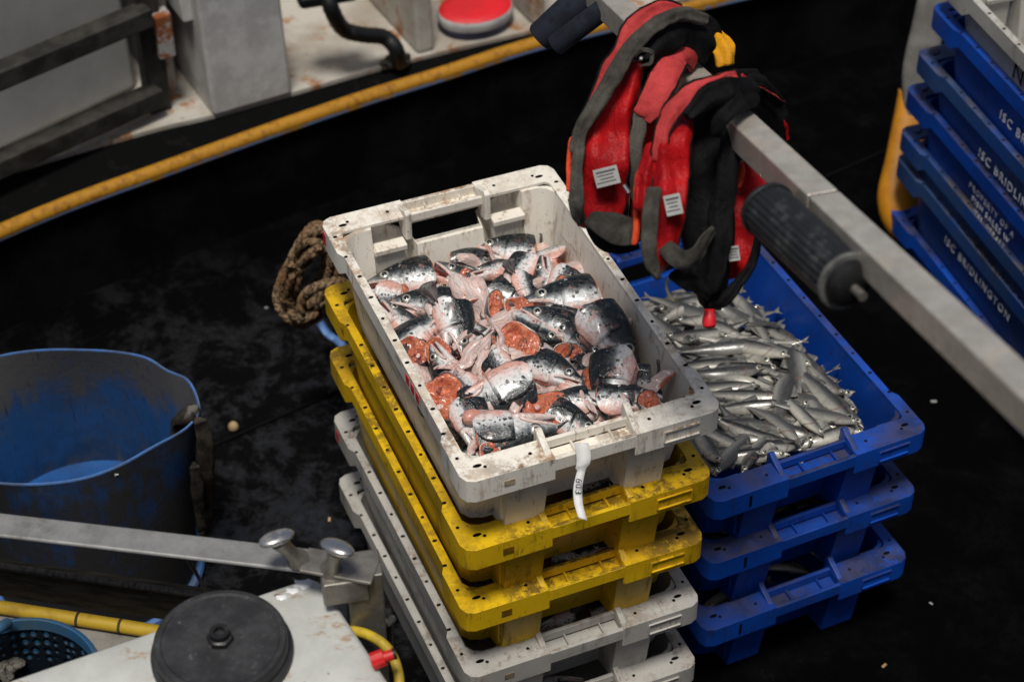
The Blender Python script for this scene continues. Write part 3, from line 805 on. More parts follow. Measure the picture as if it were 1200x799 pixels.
#======================================================================= SILVER FISH
def silver_mat():
    t = NT('silver_fish_skin'); x, y, z = t.sep()
    n1 = t.noise(1, 5, .6, co=t.scale(t.co, (14, 60, 60))); n2 = t.noise(150, 3, .6); n3 = t.noise(14, 3)
    h = t.math('ADD', z, t.math('MULTIPLY', t.math('SUBTRACT', n1, .5), .016)); h = t.math('ADD', h, t.math('MULTIPLY', t.math('SUBTRACT', t.rnd, .55), .010))
    c = t.mix(t.ramp(h, -.013, -.004), (.44, .42, .36), (.30, .295, .265))
    c = t.mix(t.ramp(h, -.009, .003), c, (.12, .115, .10))
    c = t.mix(t.ramp(h, .000, .007), c, (.022, .022, .021))
    c = t.mix(t.ramp(t.rnd, .45, 1.0, 0, .5), c, (.10, .10, .095))
    c = t.mix(t.math('MULTIPLY', t.ramp(n2, .52, .68), .35), c, (.09, .088, .08))
    line = t.ramp(t.math('ABSOLUTE', t.math('SUBTRACT', h, .0015)), .0004, .0013, 1, 0)
    c = t.mix(t.math('MULTIPLY', line, .35), c, (.06, .06, .06))
    # gill edge
    g = t.math('SUBTRACT', x, t.math('MULTIPLY', t.math('MULTIPLY', z, z), -40)); g = t.math('ABSOLUTE', t.math('SUBTRACT', g, .056))
    c = t.mix(t.math('MULTIPLY', t.ramp(g, .0006, .0028, 1, 0), .7), c, (.16, .07, .055))
    c = t.mix(t.ramp(x, .085, .098, 0, .5), c, (.20, .17, .14))
    t.bump(t.math('ADD', n2, n1), .25, .001)
    return t.fin(c, t.ramp(t.noise(60, 4), .35, .65, .22, .50), .15, .5, .3)
M['silver'] = silver_mat()
M['tail'] = simple('tail_fin_skin', (.17, .165, .15), (.07, .07, .065), rough=.4, scale=1, stretch=(15, 300, 300), bump=.6, bscale=1)
FL = .20
def make_fish(var):
    rnd = random.Random(var*7+2); root = empty('small_fish'); n = 18
    bend = (.0, .018, -.016, .034, -.028, .008)[var]; roll = (0, .01, -.012, .012, 0, -.02)[var]
    def mid(u): x = (u-.5)*FL; return Vector((x, bend*(4*(u-.5)**2)*.9, roll*(4*(u-.5)**2)))
    TAB = [(0, .010), (.05, .017), (.15, .038), (.3, .064), (.45, .082), (.6, .090), (.72, .084), (.82, .070), (.90, .050), (.955, .030), (.985, .014), (1, .004)]
    WT = [(0, .004), (.05, .008), (.15, .016), (.3, .030), (.45, .042), (.6, .048), (.72, .047), (.82, .042), (.90, .033), (.955, .022), (.985, .011), (1, .003)]
    us = [0, .06, .15, .25, .35, .45, .55, .65, .73, .80, .86, .91, .95, .98, 1]
    b = MB(); rings = []
    for u in us:
        hh = prof(u, TAB)*FL*.5*1.95/2*1.15; hh *= 1.62; ww = prof(u, WT)*FL*.95; c = mid(u)
        belly = 1.18 if .35 < u < .85 else 1.0
        rings.append([c+Vector((0, ww*math.cos(2*math.pi*k/n), (hh if math.sin(2*math.pi*k/n) > 0 else hh*belly)*math.sin(2*math.pi*k/n))) for k in range(n)])
    b.loft(rings); b.build('body', M['silver'], root, smooth=70, sub=1)
    # tail
    b = MB(); g = []; c0 = mid(.02); c1 = mid(0); d = (c1-mid(.08)).normalized()
    for i in range(6):
        u = i/5
        for j in range(9):
            v = j/8*2-1
            fork = .55+.45*abs(v)
            g.append(c0 + d*(.017*u*fork) + Vector((0, .002*math.sin(3*v+var)*u, v*(.004+.007*u))))
    b.add(g, [(i*9+j, i*9+j+1, (i+1)*9+j+1, (i+1)*9+j) for i in range(5) for j in range(8)])
    o = b.build('tail_fin', M['tail'], root, smooth=80, recalc=False); o.modifiers.new('s', 'SOLIDIFY').thickness = .0008
    # small fins
    b = MB()
    for (u0, u1, s, hgt) in ((.62, .45, 1, .012), (.38, .22, 1, .009), (.40, .2, -1, .009)):
        g = []
        for i in range(6):
            u = u0+(u1-u0)*i/5; c = mid(u); hh = prof(u, TAB)*FL*.5*1.78*(1.1 if s < 0 else 1)
            g += [c+Vector((0, 0, s*hh*.95)), c+Vector((-.006, .001, s*(hh+hgt*(1-i/6))))]
        b.add(g, [(2*i, 2*i+1, 2*i+3, 2*i+2) for i in range(5)])
    o = b.build('fins', M['tail'], root, smooth=80, recalc=False); o.modifiers.new('s', 'SOLIDIFY').thickness = .0007
    # jaw line
    for s in (-1, 1):
        e = MB(); c = mid(.915)+Vector((0, s*prof(.915, WT)*FL*.95*.82, .0022)); nr = Vector((.2, s, .1)).normalized(); q = nr.to_track_quat('Z', 'Y'); r = .0060
        e.loft([[c+q @ Vector((r*a*math.cos(t*.3927), r*a*math.sin(t*.3927), r*h)) for t in range(16)] for a, h in ((1.1, -.3), (1.05, .15), (.9, .3), (.58, .42))], cap0=False, mi=0)
        e.loft([[c+q @ Vector((r*a*math.cos(t*.3927), r*a*math.sin(t*.3927), r*h)) for t in range(16)] for a, h in ((.58, .40), (.5, .5), (.2, .58))], cap0=False, mi=1)
        e.build('eye', [M['eye_ring2'], M['pupil']], root, smooth=80)
        mo = MB(); mo.tube([mid(.998)+Vector((0, 0, -.001)), mid(.975)+Vector((0, s*prof(.975, WT)*FL*.95*.98, -.0015)), mid(.945)+Vector((0, s*prof(.945, WT)*FL*.95, -.0050))], .0007, seg=6)
        mo.build('mouth', M['hole'], root)
    return root
M['eye_ring2'] = simple('silver_fish_iris', (.46, .45, .38), (.3, .29, .22), rough=.2, metal=.3, scale=90, bump=0, coat=.8)
fishes = [make_fish(i) for i in range(6)]
zbB, zfB = .564-.090, .564-.028
# head px, tail px, back side (+1 = back towards the top of the picture), variant, lift
FISH = [
 ((1015, 514), (940, 440), 1, 0, .020), ((985, 470), (985, 470), 1, 0, 0), ((1000, 500), (900, 478), 1, 1, .008),
 ((905, 465), (838, 462), 1, 0, .016), ((900, 500), (842, 496), 1, 2, .014), ((848, 500), (918, 520), 1, 1, .018),
 ((908, 488), (930, 420), -1, 3, .024), ((895, 432), (832, 430), 1, 1, .018), ((880, 452), (800, 455), 1, 0, .008),
 ((890, 404), (805, 412), 1, 0, .016), ((938, 460), (925, 385), 1, 4, .022), ((920, 415), (830, 396), 1, 2, .018),
 ((945, 470), (952, 430), 1, 0, .006), ((1020, 512), (925, 505), 1, 5, .006), ((960, 528), (985, 465), 1, 0, .004),
 ((900, 540), (946, 500), -1, 2, .010), ((868, 578), (835, 530), 1, 4, .018), ((890, 560), (850, 540), 1, 1, .004),
 ((850, 400), (932, 408), -1, 2, .010), ((806, 380), (862, 366), 1, 1, .010), ((830, 358), (905, 388), 1, 3, .014),
 ((865, 345), (905, 400), 1, 5, .012), ((900, 425), (820, 380), 1, 0, .006), ((780, 375), (855, 350), -1, 0, .004),
 ((785, 400), (870, 385), 1, 1, .008), ((850, 420), (770, 402), -1, 2, .004), ((805, 430), (890, 420), 1, 5, .004),
 ((820, 350), (772, 364), 1, 1, .006), ((870, 470), (820, 440), -1, 0, .004), ((845, 445), (905, 455), -1, 1, .006),
 ((935, 515), (1010, 535), 1, 2, .002), ((880, 515), (830, 512), -1, 0, .004), ((858, 560), (812, 566), 1, 2, .010),
 ((975, 540), (905, 520), 1, 3, .006), ((870, 530), (950, 545), 1, 0, .000), ((925, 560), (880, 510), 1, 5, .004),
 ((985, 488), (905, 485), -1, 2, .004), ((958, 478), (890, 470), 1, 0, .002), ((975, 500), (935, 455), 1, 4, .0),
 ((810, 545), (860, 520), 1, 1, .006), ((845, 590), (815, 545), 1, 0, .008), ((812, 405), (762, 372), 1, 4, .004),
 ((845, 378), (905, 365), 1, 0, .004), ((1006, 500), (930, 525), 1, 1, .012), ((965, 452), (905, 436), 1, 0, .014), ((948, 425), (880, 398), 1, 2, .012),
 ((990, 522), (955, 462), 1, 5, .010), ((1000, 480), (950, 445), -1, 1, .012), ((930, 400), (880, 372), 1, 0, .010), ((975, 478), (920, 462), 1, 2, .012),
 ((850, 535), (905, 560), 1, 0, .012), ((1010, 506), (962, 452), 1, 1, .016), ((1004, 512), (950, 500), 1, 2, .016), ((975, 524), (930, 480), 1, 0, .018), ((960, 440), (925, 405), 1, 1, .014), ((985, 466), (945, 425), 1, 4, .014), ((895, 572), (940, 530), -1, 1, .014), ((860, 590), (900, 548), -1, 0, .012), ((955, 535), (905, 500), 1, 5, .018), ((935, 540), (880, 545), 1, 1, .012), ((862, 425), (790, 430), 1, 1, .014), ((880, 436), (812, 440), 1, 4, .014),
 ((905, 475), (850, 480), 1, 0, .014), ((890, 515), (838, 508), 1, 1, .014), ((870, 390), (800, 372), 1, 5, .014), ((830, 372), (775, 352), 1, 2, .012), ((835, 476), (900, 480), 1, 1, .006), ((862, 388), (800, 352), 1, 5, .008),
]
GF = 'small silver fish in the top blue crate'
spots = [('at the far end under the jackets', 370), ('in the upper middle', 410), ('in the middle', 450), ('in the lower middle', 490), ('beside the near handle', 700)]
seen = {}
def clampB(cr, p):
    v = local_y(cr, p); x = max(-.205, min(.205, v.x)); y = max(-.318, min(.318, v.y))
    w = Matrix.Rotation(cr.rotation_euler.z, 3, 'Z') @ Vector((x, y, 0)); return Vector((w.x+cr.location.x, w.y+cr.location.y, p.z))
def place_fish(H0, T0, s, var, L0=FL, lift_tail=0, jitter=0, cr=None):
    cr = cr or B[0]; L = max(.185, min(.245, (H0-T0).length*1.2)); d = (H0-T0).normalized()*L/2; c = (H0+T0)/2
    h2, t2 = clampB(cr, c+d), clampB(cr, c-d); c = c+(h2-(c+d))+(t2-(c-d)); H0, T0 = c+d*.86, c-d*.86
    X = (H0-T0).normalized(); mid = (H0+T0)/2
    n = (NP - X*NP.dot(X)).normalized(); Z = n.cross(X)*1.0
    if Z.dot(UU) < 0: Z = -Z
    Z = Z*s; Rx = Matrix.Rotation(jitter, 3, X); Z = Rx @ Z
    Y = Z.cross(X); L = max(.17, min(.235, (H0-T0).length*1.16)); sc = L/FL
    o = copy_tree(fishes[var]); m = Matrix((X, Y, Z)).transposed().to_4x4() @ Matrix.Diagonal((sc, max(sc, .95), max(sc, .95), 1)); m.translation = mid
    o.matrix_world = m; return o
def fish_words(h, t_):
    cx, cy = (h[0]+t_[0])/2, (h[1]+t_[1])/2
    row = ('far end' if cy < 385 else 'far half' if cy < 420 else 'middle' if cy < 460 else 'near half' if cy < 505 else 'near end')
    side = ('beside the white crate' if cx < 850 else 'mid width' if cx < 930 else 'by the right wall')
    d = ('right' if h[0]-t_[0] > 35 else 'left' if h[0]-t_[0] < -35 else 'down' if h[1] > t_[1] else 'up')
    return 'silver fish at the %s, %s, head %s' % (row, side, d)
FISH = sorted([f for f in FISH if f[0] != f[1]], key=lambda f: f[0][1]+f[1][1])
cnt = {}
for f in FISH: w = fish_words(f[0], f[1]); cnt[w] = cnt.get(w, 0)+1
for i, (h, t_, s, var, lift) in enumerate(FISH):
    H0 = pile_point(B[0], h[0], h[1], zbB, zfB, lift); T0 = pile_point(B[0], t_[0], t_[1], zbB, zfB, lift-.006)
    o = place_fish(H0, T0, s, var, jitter=random.uniform(-.35, .35))
    lab = fish_words(h, t_); seen[lab] = seen.get(lab, 0)+1
    if cnt[lab] > 1: k = seen[lab]; lab += ', ' + ['', 'uppermost', 'second', 'third', 'fourth', 'fifth', 'sixth', 'seventh', 'eighth', 'ninth', 'tenth', 'eleventh', 'twelfth'][k] + (' of such' if k == 1 else ' from top')
    tag(o, lab, 'fish', GF)
rnd = random.Random(11)
def fish_fill(cr, n, zb, zf, drop, xr, yr, lab, grp, ylo=None):
    for i in range(n):
        x = -xr+2*xr*((i*.618034) % 1); y = -yr+2*yr*((i+.5)/n) if ylo is None else ylo+rnd.uniform(0, .05)
        w = Matrix.Rotation(cr.rotation_euler.z, 3, 'Z') @ Vector((x, y, 0)); z = zf+(zb-zf)*(y+.33)/.66-drop
        p = Vector((w.x+cr.location.x, w.y+cr.location.y, z)); a = rnd.uniform(-.6, .6)+(math.pi if rnd.random() < .5 else 0)
        d = (RR*math.cos(a)+UU*math.sin(a)); d.z *= .3; d = d.normalized()*.085
        tag(place_fish(p+d, p-d, rnd.choice((-1, 1)), rnd.randrange(6), jitter=rnd.uniform(-.6, .6), cr=cr), lab, 'fish', grp)
fish_fill(B[0], 46, zbB, zfB, .018, .135, .30, 'silver fish buried among the others in the top blue crate', 'silver fish buried in the top blue crate')
for k, nm in ((1, 'middle'), (2, 'lowest')):
    zt = B[k].location.z+H
    fish_fill(B[k], 16, zt-.09, zt-.09, 0, .13, .28, 'silver fish in the %s blue crate, in the dark gap below the crate above' % nm, 'silver fish in the %s blue crate' % nm)
for f in fishes: kill_tree(f)
#PART2
#======================================================================= UNSEEN QUAY WALL below the camera, added to darken the lower crate fronts
M['shade_wall'] = simple('shade_wall_concrete', (.10, .10, .09), (.05, .055, .045), rough=.85, scale=3, bump=.6, bscale=20)
b = MB(); b.box((0, -4.4, -.6), (14, 3.2, 4.8)); tag(b.build('shade_wall', M['shade_wall'], smooth=0), 'unseen dark concrete wall below the camera, added to shade the crate fronts', None, None, 'structure')

#======================================================================= NEIGHBOUR BOAT (top left)
M['boat_white'] = None
def boat_white():
    t = NT('dirty_white_boat_paint'); n = t.noise(5, 7, .7, co=t.obj); n2 = t.noise(30, 6, .7, co=t.obj)
    c = t.mix(t.ramp(n, .4, .65), (.42, .40, .355), (.30, .27, .225))
    rust = t.math('MULTIPLY', t.ramp(t.noise(7, 8, .75, co=t.scale(t.obj, (1.6, 1.6, .6))), .53, .63), t.ramp(n2, .35, .55))
    c = t.mix(rust, c, (.27, .10, .02)); sp = t.ramp(n2, .64, .68); c = t.mix(t.math('MULTIPLY', sp, .8), c, (.04, .04, .035))
    c = t.mix(t.math('MULTIPLY', t.ramp(t.noise(2.2, 4, .6, co=t.obj), .5, .68), .5), c, (.22, .185, .14))
    t.bump(n2, .3, .004)
    return t.fin(c, .6, 0, .35)
M['boat_white'] = boat_white()
M['black_paint'] = simple('black_hull_paint', (.0022, .0022, .0024), (.006, .006, .006), rough=.6, spec=.06, scale=5, bump=.4, bscale=12)
M['black_dusty'] = simple('dusty_black_rubber', (.003, .003, .003), (.014, .013, .012), rough=.9, spec=.05, scale=16, bump=.8, bscale=45, lo=.55, hi=.75)
M['rust'] = simple('rust_patch', (.24, .07, .012), (.10, .03, .008), rough=.85, scale=40, bump=.8)
M['rusty_white'] = simple('rusty_white_bracket', (.30, .29, .27), (.20, .055, .012), rough=.7, scale=16, bump=.5, lo=.48, hi=.54)
M['olive'] = simple('dull_olive_steel', (.016, .015, .012), (.038, .036, .030), rough=.55, scale=14, bump=.3, spec=.3)
M['rubber'] = simple('black_hose_rubber', (.006, .006, .006), (.03, .029, .026), rough=.38, scale=25, bump=.4, lo=.55, hi=.7)
def strake_mat():
    t = NT('worn_yellow_over_blue'); n = t.noise(9, 6, .7, co=t.obj); n2 = t.noise(50, 5, .7, co=t.obj)
    nz = t.sep(t.normal())[2]
    low = t.ramp(t.math('ADD', nz, t.math('MULTIPLY', t.math('SUBTRACT', n, .5), 1.6)), -.38, -.28, 1, 0)
    c = t.mix(t.ramp(n2, .45, .7), (.36, .17, .010), (.20, .080, .008))
    c = t.mix(t.math('MULTIPLY', low, .85), c, (.17, .23, .36))
    c = t.mix(t.ramp(t.noise(14, 7, .8, co=t.obj), .62, .70), c, (.07, .035, .012))
    t.bump(n2, .4, .003); return t.fin(c, .6, 0, .3)
M['strake'] = strake_mat()
boat = empty('moored_boat', P(300, 60, 0), 0, 'white boat with yellow rubbing strip moored beyond the black deck', 'boat')
bi = Matrix.Translation(-boat.location)
zs = .30
line = [P(-420, 470, zs), P(0, 272, zs), P(200, 195, zs), P(400, 124, zs), P(520, 86, zs), P(640, 48, zs), P(850, -3, zs), P(1100, -60, zs)]
line = spline(line, 6)
def loc(v): return Vector(v)-boat.location
b = MB(); b.tube([loc(p) for p in line], .020, seg=14); b.build('rubbing_strip', M['strake'], boat, smooth=60)
def wear_mat():
    t = NT('blue_wear_on_yellow'); n = t.noise(10, 7, .75, co=t.obj)
    c = t.mix(t.ramp(n, .50, .56), (.10, .15, .27), (.30, .14, .010)); c = t.mix(t.ramp(t.noise(30, 5), .5, .7), c, (.16, .165, .17)); return t.fin(c, .6, 0, .3)
M['wear'] = wear_mat()
b = MB(); b.tube([loc(p)-UP*.0125-Vector((0, .004, 0)) for p in line], .0095, seg=12); b.build('worn_lower_edge', M['wear'], boat, smooth=60)
b = MB(); vs = []
for p in line: q = loc(p); vs += [(q.x, q.y, .0-0.02), (q.x, q.y, zs+.012)]
n = len(line)
b.add(vs, [(2*i, 2*i+2, 2*i+3, 2*i+1) for i in range(n-1)]); b.build('hull_side', M['black_paint'], boat, recalc=False)
edge = spline([P(-420, 330, .325), P(-100, 240, .325), (P(0, 208, .325)), P(90, 180, .325), P(190, 152, .325), P(250, 138, .325), P(345, 111, .325), P(480, 73, .325), P(640, 35, .325), P(850, -10, .325), P(1100, -80, .325)], 5)
b = MB(); m_ = len(edge); vs = []
# black covering board between strip and deck
lo = [loc(line[round(i*(n-1)/(m_-1))]) for i in range(m_)]
for i in range(m_):
    e = loc(edge[i]); near = min(range(n), key=lambda k: abs(loc(line[k]).x-e.x)); l = loc(line[near])
    vs += [(l.x, l.y+.012, zs+.010), (e.x, e.y, .322), (e.x, e.y+.05, .322)]
b.add(vs, [(3*i+a, 3*i+3+a, 3*i+4+a, 3*i+1+a) for i in range(m_-1) for a in (0, 1)]); b.build('covering_board', M['black_dusty'], boat, smooth=70, recalc=False)
b = MB(); vs = []
for p in edge: e = loc(p); vs += [(e.x, e.y, .322), (e.x, e.y, .334), (e.x-.5, e.y+2.6, .334)]
b.add(vs, [(3*i+a, 3*i+3+a, 3*i+4+a, 3*i+1+a) for i in range(m_-1) for a in (0, 1)]); b.build('side_deck', M['boat_white'], boat, smooth=20, recalc=False)
# white box on the deck
p0 = loc(P(251, 138, .334)); p1 = loc(P(343, 111, .334)); dx = (p1-p0).normalized(); dy = Vector((-dx.y, dx.x, 0)); w = (p1-p0).length
M['box_white'] = simple('chipped_white_box_paint', (.56, .55, .52), (.40, .39, .37), rough=.5, scale=8, bump=.5, bscale=14)
b = MB(); bb = [Vector(p0), Vector(p1), p1+dy*.34, p0+dy*.34]; tt = [p0+dx*-.012+Vector((0, 0, .40)), p1+dx*.0-dx*.012+Vector((0, 0, .40)), p1+dy*.32-dx*.02+Vector((0, 0, .40)), p0+dy*.32-dx*.02+Vector((0, 0, .40))]
b.loft([bb, tt]); b.build('deck_locker', M['box_white'], boat, bevel=.012, seg=3)
b = MB(); c = p0-dx*.035+dy*.05; b.loft([[c+Vector((0, 0, .27)), c+dx*.03+Vector((0, 0, .27)), c+dx*.03+dy*.2+Vector((0, 0, .27)), c+dy*.2+Vector((0, 0, .27))], [c-dx*.01+Vector((0, 0, .41)), c+dx*.03+Vector((0, 0, .41)), c+dx*.03+dy*.2+Vector((0, 0, .41)), c-dx*.01+dy*.2+Vector((0, 0, .41))]])
b.build('locker_hinge_block', M['box_white'], boat, bevel=.008)
# white wheelhouse side at the left
w0 = loc(P(-260, 335, .334)); w1 = loc(P(188, 122, .334)); wd = (w1-w0).normalized(); wn_ = Vector((-wd.y, wd.x, 0)); w0 = w0+wn_*.10; w1 = w1+wn_*.10
M['house'] = simple('grey_white_house_paint', (.30, .30, .29), (.22, .22, .21), rough=.55, scale=2.5, bump=.25, bscale=9, lo=.35, hi=.7)
b = MB(); b.loft([[w0, w1, w1+wn_*1.2, w0+wn_*1.2], [q+wn_*.05+Vector((0, 0, 1.5)) for q in (w0, w1, w1+wn_*1.2, w0+wn_*1.2)]]); b.build('wheelhouse', M['house'], boat, bevel=.02)
# recess bulkhead behind the locker and between ribs
q0 = loc(P(192, 118, .334))+dy*.02; q1 = q0+dy*.30
b = MB(); b.loft([[q0, q0+dx*.05, q1+dx*.05, q1], [q+Vector((0, 0, .7)) for q in (q0, q0+dx*.05, q1+dx*.05, q1)]]); b.build('frame_post', M['boat_white'], boat, bevel=.01)
r0 = q1+dx*.0; 
b = MB(); r1 = loc(P(700, -75, .334)); b.loft([[r0, r0+dx*2.4, r0+dx*2.4+dy*.04, r0+dy*.04], [q+Vector((0, 0, .9)) for q in (r0, r0+dx*2.4, r0+dx*2.4+dy*.04, r0+dy*.04)]]); b.build('inner_bulwark', M['boat_white'], boat, bevel=.01)
for px, wpx in ((500, .055), (632, .045)):
    c = loc(P(px, {500: 62, 632: 28}[px], .334)); b = MB(); 
    b.loft([[c-dx*wpx/2, c+dx*wpx/2, c+dx*wpx/2+dy*.5, c-dx*wpx/2+dy*.5], [q+Vector((0, 0, .5)) for q in (c-dx*wpx/2+dy*.04, c+dx*wpx/2+dy*.04, c+dx*wpx/2+dy*.5, c-dx*wpx/2+dy*.5)]])
    b.build('bulwark_rib', M['boat_white'], boat, bevel=.012)
# dark guard rail in front of the wheelhouse
rail = []
lowL = P(-30, 206, .40); lowR = P(186, 110, .40)
for zz, ext in ((.0, 0), (.245, 0)):
    b = MB(); a = loc(lowL)+Vector((0, 0, zz)); c = loc(lowR)+Vector((0, 0, zz))
    b.tube([a-(c-a)*.8, c], 0, up=(0, 0, 1), sq=(.055, .055)); b.build('guard_rail', M['olive'], boat, bevel=.006)
c = loc(lowR)+(loc(lowR)-loc(lowL)).normalized()*.0+dy*.03
b = MB(); b.box(c+Vector((0, .01, .33)), (.06, .06, .80), Matrix.Rotation(angC*0+math.atan2(dx.y, dx.x), 3, 'Z')); b.build('rail_post', M['olive'], boat, bevel=.006)
b = MB(); b.box(c+Vector((.04, .0, .17)), (.045, .05, .13), Matrix.Rotation(math.atan2(dx.y, dx.x), 3, 'Z')); b.build('post_bracket', M['rusty_white'], boat, bevel=.006)
# black drain hose
hz = [(382, -12, .62), (388, 10, .58), (402, 34, .50), (425, 41, .46), (450, 44, .43), (464, 58, .40), (468, 76, .345)]
b = MB(); pts = spline([loc(P(x, y, z)) for x, y, z in hz], 7)
b.tube(pts, [.021*(1+.07*(i % 2)) for i in range(len(pts))], seg=14); b.build('drain_hose', M['rubber'], boat, smooth=60)
c = loc(P(466, 74, .336)); b = MB(); b.disc(c, .036, h=.014, seg=20); b.build('hose_flange', M['olive'], boat, bevel=.003)
for dd in (-.042, .03):
    b = MB(); b.disc(c+dx*dd+Vector((0, -.01, .012)), .010, h=.012, seg=6); b.build('hose_bolt', M['olive'], boat)
b = MB(); c = loc(P(382, -8, .60)); b.box(c, (.16, .08, .04), Matrix.Rotation(.3, 3, 'Z')); b.build('hose_block', M['rubber'], boat, bevel=.015)
# float lying on the side deck
M['float_red'] = simple('bright_red_float_paint', (.62, .012, .02), (.50, .01, .015), rough=.45, bump=.1)
M['float_white'] = simple('grey_white_float_band', (.42, .42, .40), (.30, .30, .29), rough=.5)
M['float_blue'] = simple('navy_float_band', (.02, .025, .12), rough=.5)
fl = empty('round_float', P(557, 20, .36), 0, 'red topped white float with a navy base lying on the boat side deck', 'float')
fr = Matrix.Rotation(math.atan2(dx.y, dx.x)-.05, 3, 'Z')
def ell(z, r, sx=.108, sy=.085, n=36): return [fr @ Vector((sx*r*math.cos(2*math.pi*k/n), sy*r*math.sin(2*math.pi*k/n), z)) for k in range(n)]
b = MB(); b.loft([ell(-.02, .90), ell(-.008, .98), ell(.004, 1.0)]); b.build('float_base', M['float_blue'], fl)
b = MB(); b.loft([ell(.003, 1.0), ell(.018, 1.03), ell(.028, 1.01), ell(.032, .98)]); b.build('float_band', M['float_white'], fl)
b = MB(); b.loft([ell(.0325, .975), ell(.036, .95), ell(.037, .6), ell(.0375, .2)]); b.build('float_top', M['float_red'], fl, smooth=70)

#======================================================================= BLUE TUB (left)
def tub_mat(name, c1, c2, grime, zlo, zhi, lo_=.44):
    t = NT(name); x, y, z = t.sep(); n = t.noise(4, 7, .7, co=t.obj); n2 = t.noise(40, 6, .75, co=t.obj)
    st = t.noise(1, 5, .7, co=t.scale(t.obj, (24, 24, 4)))
    c = t.mix(t.ramp(n, .4, .6), c1, c2)
    m = t.math('ADD', t.math('MULTIPLY', n, .5), t.math('ADD', t.math('MULTIPLY', st, .35), t.math('MULTIPLY', n2, .15)))
    m = t.math('ADD', m, t.ramp(z, zlo, zhi, -.07, .14))
    m = t.ramp(m, lo_, lo_+.16)
    c = t.mix(t.ramp(t.noise(9, 7, .75, co=t.obj), .45, .7, 0, .55), c, (.055, .075, .105))
    c = t.mix(t.math('MULTIPLY', m, .93), c, grime)
    s_ = t.ramp(t.noise(1, 3, .6, co=t.scale(t.obj, (180, 180, 9))), .62, .68); c = t.mix(t.math('MULTIPLY', s_, .6), c, (.01, .012, .02))
    t.bump(n2, .35, .004); return t.fin(c, t.math('ADD', .42, t.math('MULTIPLY', m, .35)), 0, .35)
M['tub_in'] = tub_mat('blue_tub_inside', (.014, .075, .22), (.012, .042, .11), (.080, .076, .070), .22, .52)
M['tub_out'] = tub_mat('blue_tub_outside_muddy', (.008, .050, .17), (.005, .025, .08), (.020, .018, .013), .9, -.3, .37)
M['tub_edge'] = simple('blue_tub_cut_edge', (.05, .14, .36), (.05, .08, .15), rough=.5)
M['tub_floor'] = simple('blue_tub_floor', (.010, .07, .24), (.008, .045, .15), rough=.35, scale=6)
ZR = .5
rimpx = [(235, 478), (222, 447), (196, 432), (168, 419), (110, 409), (70, 409), (0, 418), (-70, 436), (-118, 470), (-115, 515), (-70, 552), (0, 569), (80, 564), (140, 549), (190, 519), (225, 497)]
rimw = [P(x, y, ZR) for x, y in rimpx]
cen = sum(rimw, Vector())/len(rimw)
tub = empty('cut_plastic_drum', (cen.x, cen.y, 0), 0, 'large dirty blue plastic tub, open and out of round, on the black deck', 'tub')
rl = spline([v-Vector((cen.x, cen.y, 0)) for v in rimw], 5, True)
nr_ = len(rl); ravg = sum(Vector((v.x, v.y)).length for v in rl)/nr_
def ring_at(z, off=0.0):
    k = z/ZR; k2 = k*k; out = []
    for i, v in enumerate(rl):
        d = Vector((v.x, v.y, 0)); dd = d.normalized(); rr = d.length*k2+(ravg*.96)*(1-k2)
        rr = rr*(.90+.10*k)+off; out.append(dd*rr+Vector((0, 0, z+.004*math.sin(i*.5)*(k > .95))))
    return out
b = MB(); b.loft([ring_at(z) for z in (.0, .02, .1, .2, .3, .4, .46, ZR)], cap1=False); b.build('outer_wall', M['tub_out'], tub, smooth=60)
b = MB(); b.loft([ring_at(z, -.006) for z in (ZR, .46, .4, .3, .2, .13)], cap0=False, cap1=False); b.build('inner_wall', M['tub_in'], tub, smooth=60)
b = MB(); b.loft([ring_at(ZR+.0005, .0), ring_at(ZR+.0035, -.001), ring_at(ZR+.0035, -.005), ring_at(ZR+.0005, -.006)], cap0=False, cap1=False); b.build('cut_edge', M['tub_edge'], tub, smooth=60)
b = MB(); b.loft([ring_at(.13, -.006), ring_at(.125, -.05), ring_at(.13, -.10)], cap0=False); b.build('tub_floor', M['tub_floor'], tub, smooth=30)
b = MB(); b.tube([p+Vector((0, 0, .012)) for p in ring_at(.005, .006)], .012, seg=8, loop=True); b.build('base_hoop', M['tub_edge'], tub)
# glue drip on the outside
b = MB(); q = Vector((cen.x, cen.y, 0)); pp = [P(137, 552, .49)-q, P(134, 558, .475)-q, P(138, 563, .46)-q, P(136, 569, .447)-q]
b.tube(spline([v+Vector((0, -.006, 0)) for v in pp], 3), [.005, .004, .003, .004, .004, .004, .003, .002, .003, .002], seg=8)
M['drip'] = simple('pale_dried_drip', (.5, .49, .45), rough=.6); b.build('dried_drip', M['drip'], tub)
# rag of torn dark sacking hung over the edge
M['rag'] = simple('dark_brown_sacking', (.014, .012, .010), (.045, .038, .030), rough=.95, scale=22, bump=1.0, bscale=70, spec=.1)
M['rag_pale'] = simple('grey_knot_of_sacking', (.12, .11, .10), (.06, .055, .05), rough=.95, scale=30, bump=1.0)
def hang(name, pts, r, mat, parent, flat=.5, seed=0, seg=12):
    b = MB(); pts = spline([Vector(p) for p in pts], 5); rr = [r*(.55+.45*math.sin(math.pi*min(1, (i+1)/(len(pts)*.75))))*(1+.25*mnoise.noise(Vector((i*.6, seed, 0)))) for i in range(len(pts))]
    b.tube(pts, rr, seg=seg, prof=lambda k: 1+.22*math.sin(k*2*math.pi*3+seed)); b.v = [tuple(wob(v, .006, 40)) for v in b.v]
    return b.build(name, mat, parent, smooth=70)
rag = empty('torn_sacking', P(232, 500, .5), 0, 'dark torn sacking hanging over the right edge of the blue tub', 'rag')
def rl_(x, y, z): return P(x, y, z)-rag.location
